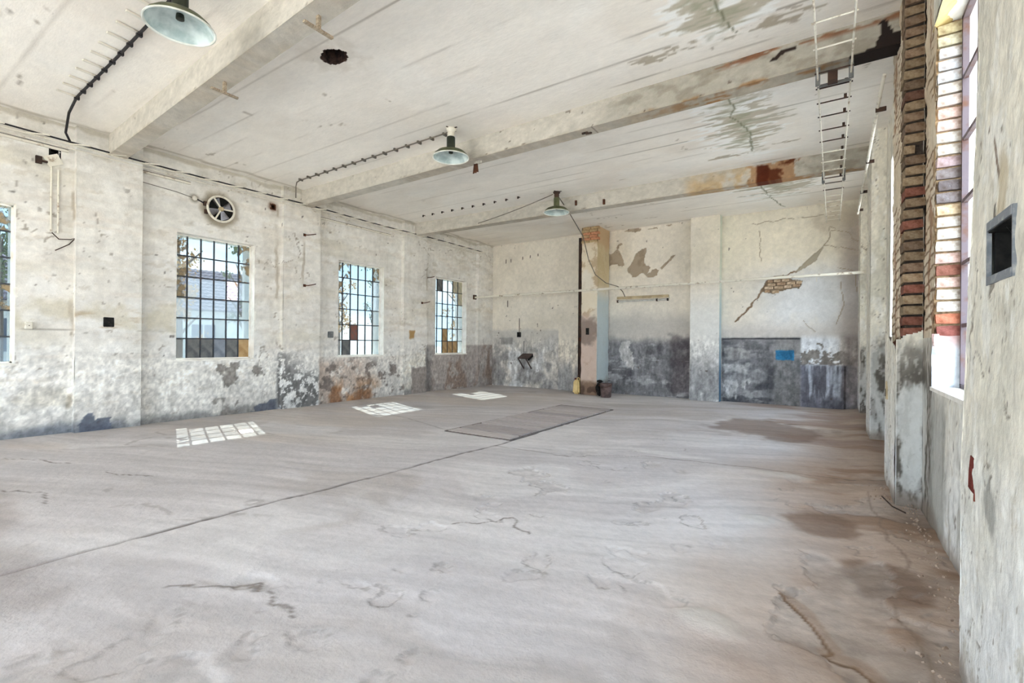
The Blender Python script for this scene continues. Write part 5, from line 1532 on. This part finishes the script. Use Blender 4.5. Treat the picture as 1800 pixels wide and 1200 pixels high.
# ================================================================== right side overhead
lad = empty('cable_ladder', (0, 8.0, 4.40)); tag(lad, 'white wire cable ladder hung lengthwise under the ceiling beams', 'cable ladder')
O = lad.location
YS = [2.5, 5.8, 6.25, 9.8, 10.1, 12.0, 13.47]
LZ = 4.40
for x in (-0.150, 0.148):
    tubeo('rail', M_WHITEMETAL, lad, [Vector((x * (1 - 0.15 * max(0, (y - 6) / 7.5)), y, LZ - 0.01)) - O for y in YS], 0.009, 6)
for k, y in enumerate([3.56, 4.03, 4.52, 5.06, 5.52, 6.02, 6.39, 6.78, 7.19, 7.65, 8.08, 8.54, 9.0, 9.44, 9.89, 10.2, 10.63, 11.1, 11.5, 11.95, 12.4, 12.8, 13.2]):
    xo = 0.156 * (1 - 0.15 * max(0, (y - 6) / 7.5))
    dark = 5.9 < y < 8.4 or 9.8 < y < 10.8
    o = tubeo('rung', M_BROWNSTEEL if dark else M_WHITEMETAL, lad, [Vector((-xo - 0.02, y, LZ - 0.005)) - O, Vector((xo + 0.015, y, LZ - 0.005)) - O], 0.008, 6)
    if 6.3 < y < 10:
        boxo('hook', M_BROWNSTEEL, o, xo - 0.06, xo - 0.03, y - 8 - 0.008, y - 8 + 0.008, -0.005, 0.045)
for x in (-0.150, 0.148):
    for y in (6.18, 9.98):
        boxo('hanger', M_GREYMETAL, lad, x - 0.022, x + 0.022, y - 8 - 0.02, y - 8 + 0.02, -0.06, 0.13)
boxo('clamp', M_BROWNSTEEL, lad, -0.06, 0.03, 6.16 - 8, 6.28 - 8, -0.04, 0.06)
boxo('crossbar', M_GREYMETAL, lad, -0.16, 0.15, 6.31 - 8, 6.34 - 8, -0.02, 0.005)

pp = empty('overhead_pipe', (0.40, 8.8, 4.10)); tag(pp, 'pale slanting pipe running along the top of the right wall', 'pipe')
tubeo('pipe', M_WHITEMETAL, pp, [(0.02, -2.72, 0.14), (0.0, -2.5, 0.03), (0, 0, 0.0), (0, 2.75, -0.01)], 0.017, 10)
for y in (-2.2, -0.4, 1.2, 2.5):
    boxo('pipe_clip', M_BROWNSTEEL, pp, -0.02, 0.075, y - 0.012, y + 0.012, -0.022, 0.022)

# ceiling hangers under the beams
for (x, y, lab) in ((-4.0, 2.66, 'pale lath hanger with crossbar under the first beam, nearer the viewer'), (-5.95, 2.74, 'pale lath hanger with crossbar under the first beam, nearer the window wall')):
    hg = empty('lath_hanger', (x, y, 4.53)); tag(hg, lab, 'hanger', 'lath hangers under the first beam')
    boxo('stem', M_WOODGREY, hg, -0.02, 0.02, -0.015, 0.015, -0.12, 0.0)
    boxo('crossbar', M_WOODGREY, hg, -0.018, 0.018, -0.15, 0.15, -0.14, -0.12)
hg = empty('bent_strap', (-2.97, 6.26, 4.53)); tag(hg, 'small bent metal strap under the middle beam', 'strap')
boxo('stem', M_BROWNSTEEL, hg, -0.05, 0.04, -0.02, 0.01, -0.02, 0.0); boxo('foot', M_BROWNSTEEL, hg, 0.01, 0.10, -0.02, 0.01, -0.035, -0.02)
rp_ = empty('rusty_hanger_plate', (-5.0, 6.28, 4.53)); tag(rp_, 'rusty forked plate hanging below the middle beam beside the lamp', 'hanger')
boxo('top_bar', M_WHITEMETAL, rp_, -0.02, 0.12, -0.02, 0.02, -0.035, 0.0)
m = BM()
vs = [m.verts.new(p) for p in ((-0.035, 0, -0.03), (0.035, 0, -0.03), (0.055, 0, -0.18), (0.02, 0, -0.17), (0.0, 0, -0.19), (-0.02, 0, -0.175), (-0.055, 0, -0.19))]
f_ = m.faces.new(vs); e_ = bmesh.ops.extrude_face_region(m, geom=[f_])
for v in e_['geom']:
    if isinstance(v, bmesh.types.BMVert): v.co.y += 0.02
obj('plate', m, M_RUST, rp_)
for (x, z, n_) in ((-4.88, 4.70, 'upper'), (-4.20, 4.62, 'lower')):
    pg = empty('rusty_peg', (x, 9.83, z)); tag(pg, 'short dark peg on the third beam, %s of the pair right of the farthest lamp' % n_, 'peg', 'pegs on the third beam')
    boxo('body', M_RUST, pg, -0.02, 0.02, -0.03, 0.02, -0.06, 0.05)

# ---- niche with metal frame in the near pier
nc = empty('niche_box', (XR + 0.024, 2.475, 1.865)); tag(nc, 'dark cobwebbed niche with zinc frame in the near pier at the right edge', 'niche box')
t = BM(); a_, b_ = 0.158, 0.092
box(t, 0.02, 0.15, -a_ - 0.01, -a_, -b_ - 0.01, b_ + 0.01); box(t, 0.02, 0.15, a_, a_ + 0.01, -b_ - 0.01, b_ + 0.01); box(t, 0.02, 0.15, -a_, a_, -b_ - 0.01, -b_)
box(t, 0.14, 0.15, -a_, a_, -b_, b_)
obj('cavity', t, M_DULLBLACK, nc)  # every cavity face coloured black
t = BM(); box(t, 0.0, 0.15, -a_, a_, b_ - 0.006, b_ + 0.004); obj('lintel_plate', t, M_DULLBLACK, nc)
for nm, y0, y1, z0, z1 in (('frame_side', -0.168, -0.158, -0.122, 0.126), ('frame_side', 0.158, 0.170, -0.122, 0.126), ('frame_bar', -0.158, 0.158, 0.092, 0.126), ('frame_bar', -0.158, 0.158, -0.122, -0.090)):
    t = BM(); box(t, -0.006 if nm == 'frame_bar' else -0.004, 0.01, y0, y1, z0, z1); obj(nm, t, M_STEELGREYBLUE, nc)
t = BM()
for k in range(9):
    p = Vector((random.uniform(0.02, 0.1), random.uniform(-0.14, 0.14), 0.086)); q = Vector((random.uniform(0.03, 0.13), random.uniform(-0.14, 0.14), random.uniform(-0.08, 0.02)))
    tube(t, sag(p, q, 0.02, 6), 0.0007, 4)
obj('cobweb', t, M_COBWEB, nc)
# red brick scar on the edge of the near pier
sc_ = brick_meshes(0.05, 0.075, 0.15, 2, 41)
brick(sc_[0], (XR + 0.022, 2.735, 0.965), (126, 60, 54), wall_right, 0.1, 0.15)
brick(sc_[1], (XR + 0.026, 2.72, 0.90), (150, 78, 66), wall_right, -0.1, -0.1, 0, (1, 0.8, 0.6))
lt = empty('door_latch', (XR, 6.45, 1.02)); tag(lt, 'small rusty latch plate on the foot of the stripped brick pier', 'latch')
boxo('plate', M_FIXTURE, lt, -0.014, 0.004, -0.03, 0.03, -0.09, 0.10); boxo('slot', M_DULLBLACK, lt, -0.018, -0.010, -0.012, 0.012, -0.06, 0.02)
sp = empty('iron_strip', (0.46, 5.50, 0.035)); tag(sp, 'thin bent iron strip lying at the foot of the brick pier', 'scrap')
tubeo('strip', M_BROWNSTEEL, sp, [(-0.06, 0.22, 0.035), (0.0, 0.0, 0.012), (0.08, -0.14, 0.01)], 0.006, 6)
# chips fallen from the wall
# ================================================================== floor hatch
ht = empty('floor_hatch', (-4.74, 8.1, 0.0)); tag(ht, 'long strip of dusty planks let into the floor in the middle of the hall', 'floor hatch')
widths = []
yy = -2.03
k = 0
me_p = {}
while yy < 2.0:
    wd = rg.choice([0.24, 0.27, 0.30, 0.33])
    if wd not in me_p:
        t = BM(); box(t, -0.62, 0.62, 0.0, wd - 0.05, -0.03, 0.008)
        me_ = bpy.data.meshes.new('plank'); t.to_mesh(me_); t.free(); me_.materials.append(M_WOOD); me_p[wd] = me_
    o = link('plank', me_p[wd], None, ht)
    o.location = (0.015 * rg.uniform(-1, 1), yy, 0.004 + rg.uniform(-0.005, 0.006)); o.rotation_euler = (0, rg.uniform(-0.006, 0.006), rg.uniform(-0.012, 0.012))
    g_ = rg.choice([0.72, 0.84, 0.92, 0.96, 0.98, 0.88]); o.color = (g_, g_ * rg.uniform(0.97, 0.99), g_ * rg.uniform(0.95, 0.99), 1)
    yy += wd; k += 1
boxo('gap_backing', M_DARKMORTAR, ht, -0.64, 0.64, -2.06, 2.06, -0.035, -0.028)  # dark sheet added so the gaps between planks read dark
for (x0, x1, y0, y1) in ((-0.665, -0.645, -2.08, 2.08), (0.640, 0.660, -2.08, 2.08), (-0.645, 0.640, -2.085, -2.05), (-0.645, 0.640, 2.05, 2.08)):
    boxo('frame_strip', M_JOINT, ht, x0, x1, y0, y1, -0.03, 0.006)

# crumbs along the foot of the right wall
m = BM()
rg2 = random.Random(4)
for k in range(220):
    y = rg2.uniform(2.2, 6.2); x = 0.63 - abs(rg2.gauss(0, 0.07)) - (0.17 if (y < 2.98 or y > 5.62) else 0)
    s_ = rg2.uniform(0.003, 0.008) * (1.9 if rg2.random() < 0.06 else 1)
    M_ = Matrix.Translation((x, y, 0.055 + s_ * 0.2 - max(0, 0.45 - x) * 0.12)) @ Euler((rg2.uniform(0, 3), rg2.uniform(0, 3), rg2.uniform(0, 3))).to_matrix().to_4x4()
    box(m, -s_, s_ * 0.8, -s_ * 0.7, s_, -s_ * 0.5, s_ * 0.5, M_)
cr = obj('plaster_crumbs', m, pmat('earthy crumbs', (176, 156, 140), (136, 114, 98), scale=20))
tag(cr, 'crumbs of fallen plaster along the foot of the right wall', 'rubble', kind='stuff')

# ================================================================== outdoors
M_GROUND = pmat('pale yard concrete', (208, 202, 190), (188, 180, 168), scale=2.5, rough=0.95)
M_HWALL = pmat('white render', (226, 224, 216), (206, 204, 198), scale=1.5, rough=0.9)
M_TILE = pmat('weathered roof tile', (124, 108, 118), (92, 80, 94), scale=5, rough=0.85)
M_DGLASS = pmat('dark house glass', (74, 88, 108), (56, 66, 84), scale=2, rough=0.2, bump=0)
M_TRUNK = pmat('tree bark', (92, 76, 60), (62, 50, 40), scale=9, rough=0.95)
M_LEAFY = pmat('yellow autumn leaf', (206, 160, 66), (168, 122, 50), scale=3, rough=0.8, bump=0)
M_LEAFG = pmat('green leaf', (112, 124, 76), (84, 98, 58), scale=3, rough=0.8, bump=0)
m = BM(); box(m, -120, 120, -120, 120, -0.4, -0.14)
g = obj('yard_ground', m, M_GROUND); tag(g, 'pale gravel yard outside the windows', kind='structure')
hs = empty('neighbour_house', (-27, 5, -0.14)); tag(hs, 'low white house with long tiled roof seen through the left windows', 'house')
boxo('wall', M_HWALL, hs, -6.0, 0.0, -13, 12, 0.0, 3.3)
for y in (-11, -7.5, -4, -0.5, 3, 6.5, 9.5):
    f_ = boxo('window', M_HWALL, hs, -0.02, 0.05, y - 0.65, y + 0.65, 1.0, 2.5); 
    boxo('pane', M_DGLASS, f_, 0.04, 0.06, y - 0.55, y - 0.04, 1.1, 2.4); boxo('pane', M_DGLASS, f_, 0.04, 0.06, y + 0.04, y + 0.55, 1.1, 2.4)
me_c = bpy.data.meshes.new('tile_course'); t = BM()
nT = 90
for k in range(nT):
    y0 = -13.4 + k * 25.8 / nT; y1 = y0 + 25.8 / nT
    ym = (y0 + y1) / 2
    a0 = [t.verts.new(p) for p in ((0, y0, 0.0), (0, ym, 0.055), (0, y1, 0.0), (-0.31, y0, 0.155), (-0.31, ym, 0.20), (-0.31, y1, 0.155), (0, y0, -0.05), (0, ym, -0.03), (0, y1, -0.05))]
    for f in ((0, 1, 4, 3), (1, 2, 5, 4), (6, 7, 1, 0), (7, 8, 2, 1)):
        t.faces.new([a0[i] for i in f])
t.to_mesh(me_c); t.free(); me_c.materials.append(M_TILE)
for k in range(13):
    o = link('tile_course', me_c, None, hs); o.location = (0.5 - k * 0.27, 0, 3.18 + k * 0.19)
m = BM()
vs = [m.verts.new(p) for p in ((0.45, -13.4, 3.1), (0.45, 12.4, 3.1), (-2.95, 12.4, 5.60), (-2.95, -13.4, 5.60), (-6.4, -13.4, 3.1), (-6.4, 12.4, 3.1))]
m.faces.new(vs[:4]); m.faces.new((vs[3], vs[2], vs[5], vs[4])); m.faces.new((vs[0], vs[3], vs[4])); m.faces.new((vs[1], vs[5], vs[2])); m.faces.new((vs[0], vs[4], vs[5], vs[1]))
obj('roof_deck', m, M_TILE, hs)


def tree(loc, h, r, zc, mat_, label, seed, n=1500):
    rt = random.Random(seed)
    root = empty('yard_tree', loc); tag(root, label, 'tree', 'trees in the yard')
    tubeo('trunk', M_TRUNK, root, [(0, 0, 0), (0.05, 0.03, h * 0.3), (-0.03, 0.06, h * 0.6), (0.02, 0, h * 0.9)], [0.14, 0.11, 0.07, 0.02], 8)
    for k in range(7):
        a = rt.uniform(0, 6.28); z0 = h * rt.uniform(0.3, 0.75)
        tubeo('branch', M_TRUNK, root, [(0, 0, z0), (math.cos(a) * r * 0.5, math.sin(a) * r * 0.5, z0 + 0.4), (math.cos(a) * r * 0.9, math.sin(a) * r * 0.9, z0 + 0.7)], [0.045, 0.03, 0.01], 6)
    bm = BM()
    cl = [(rt.uniform(-r, r) * 0.8, rt.uniform(-r, r) * 0.8, zc + rt.uniform(-0.45, 0.5) * h * 0.8) for _ in range(26)]
    for k in range(n):
        c = rt.choice(cl)
        p = Vector(c) + Vector((rt.gauss(0, 0.28), rt.gauss(0, 0.28), rt.gauss(0, 0.28))) * r * 0.6
        s = rt.uniform(0.03, 0.065)
        q = Euler((rt.uniform(0, 6), rt.uniform(0, 6), rt.uniform(0, 6))).to_matrix()
        vs = [bm.verts.new(p + q @ Vector(v) * s) for v in ((-1, 0, 0), (0, -0.5, 0.15), (1, 0, 0), (0, 0.5, 0.15))]
        bm.faces.new(vs)
    f = obj('foliage', bm, mat_, root); f['kind'] = 'stuff'
    return root


tree((-16.6, 6.35, -0.14), 5.4, 0.75, 3.4, M_LEAFY, 'yellow autumn tree at the left edge of the largest window', 1, 2600)
tree((-15.5, 7.80, -0.14), 5.2, 0.5, 3.7, M_LEAFG, 'thin greenish tree at the right edge of the largest window', 2, 1500)
tree((-15.2, 10.95, -0.14), 5.0, 0.55, 3.6, M_LEAFY, 'thin yellow tree behind the left panes of the red-pane window', 3, 1500)
tree((-15.0, 12.75, -0.14), 5.4, 0.5, 4.0, M_LEAFG, 'slim tree behind the right panes of the red-pane window', 4, 1300)
tree((-14.0, 16.6, -0.14), 5.0, 0.7, 3.6, M_LEAFY, 'yellowish tree behind the smallest window', 5, 1500)
tree((-17.0, 2.6, -0.14), 5.6, 0.9, 4.9, M_LEAFG, 'leafy tree over the roof at the left edge of the view', 6, 2200)
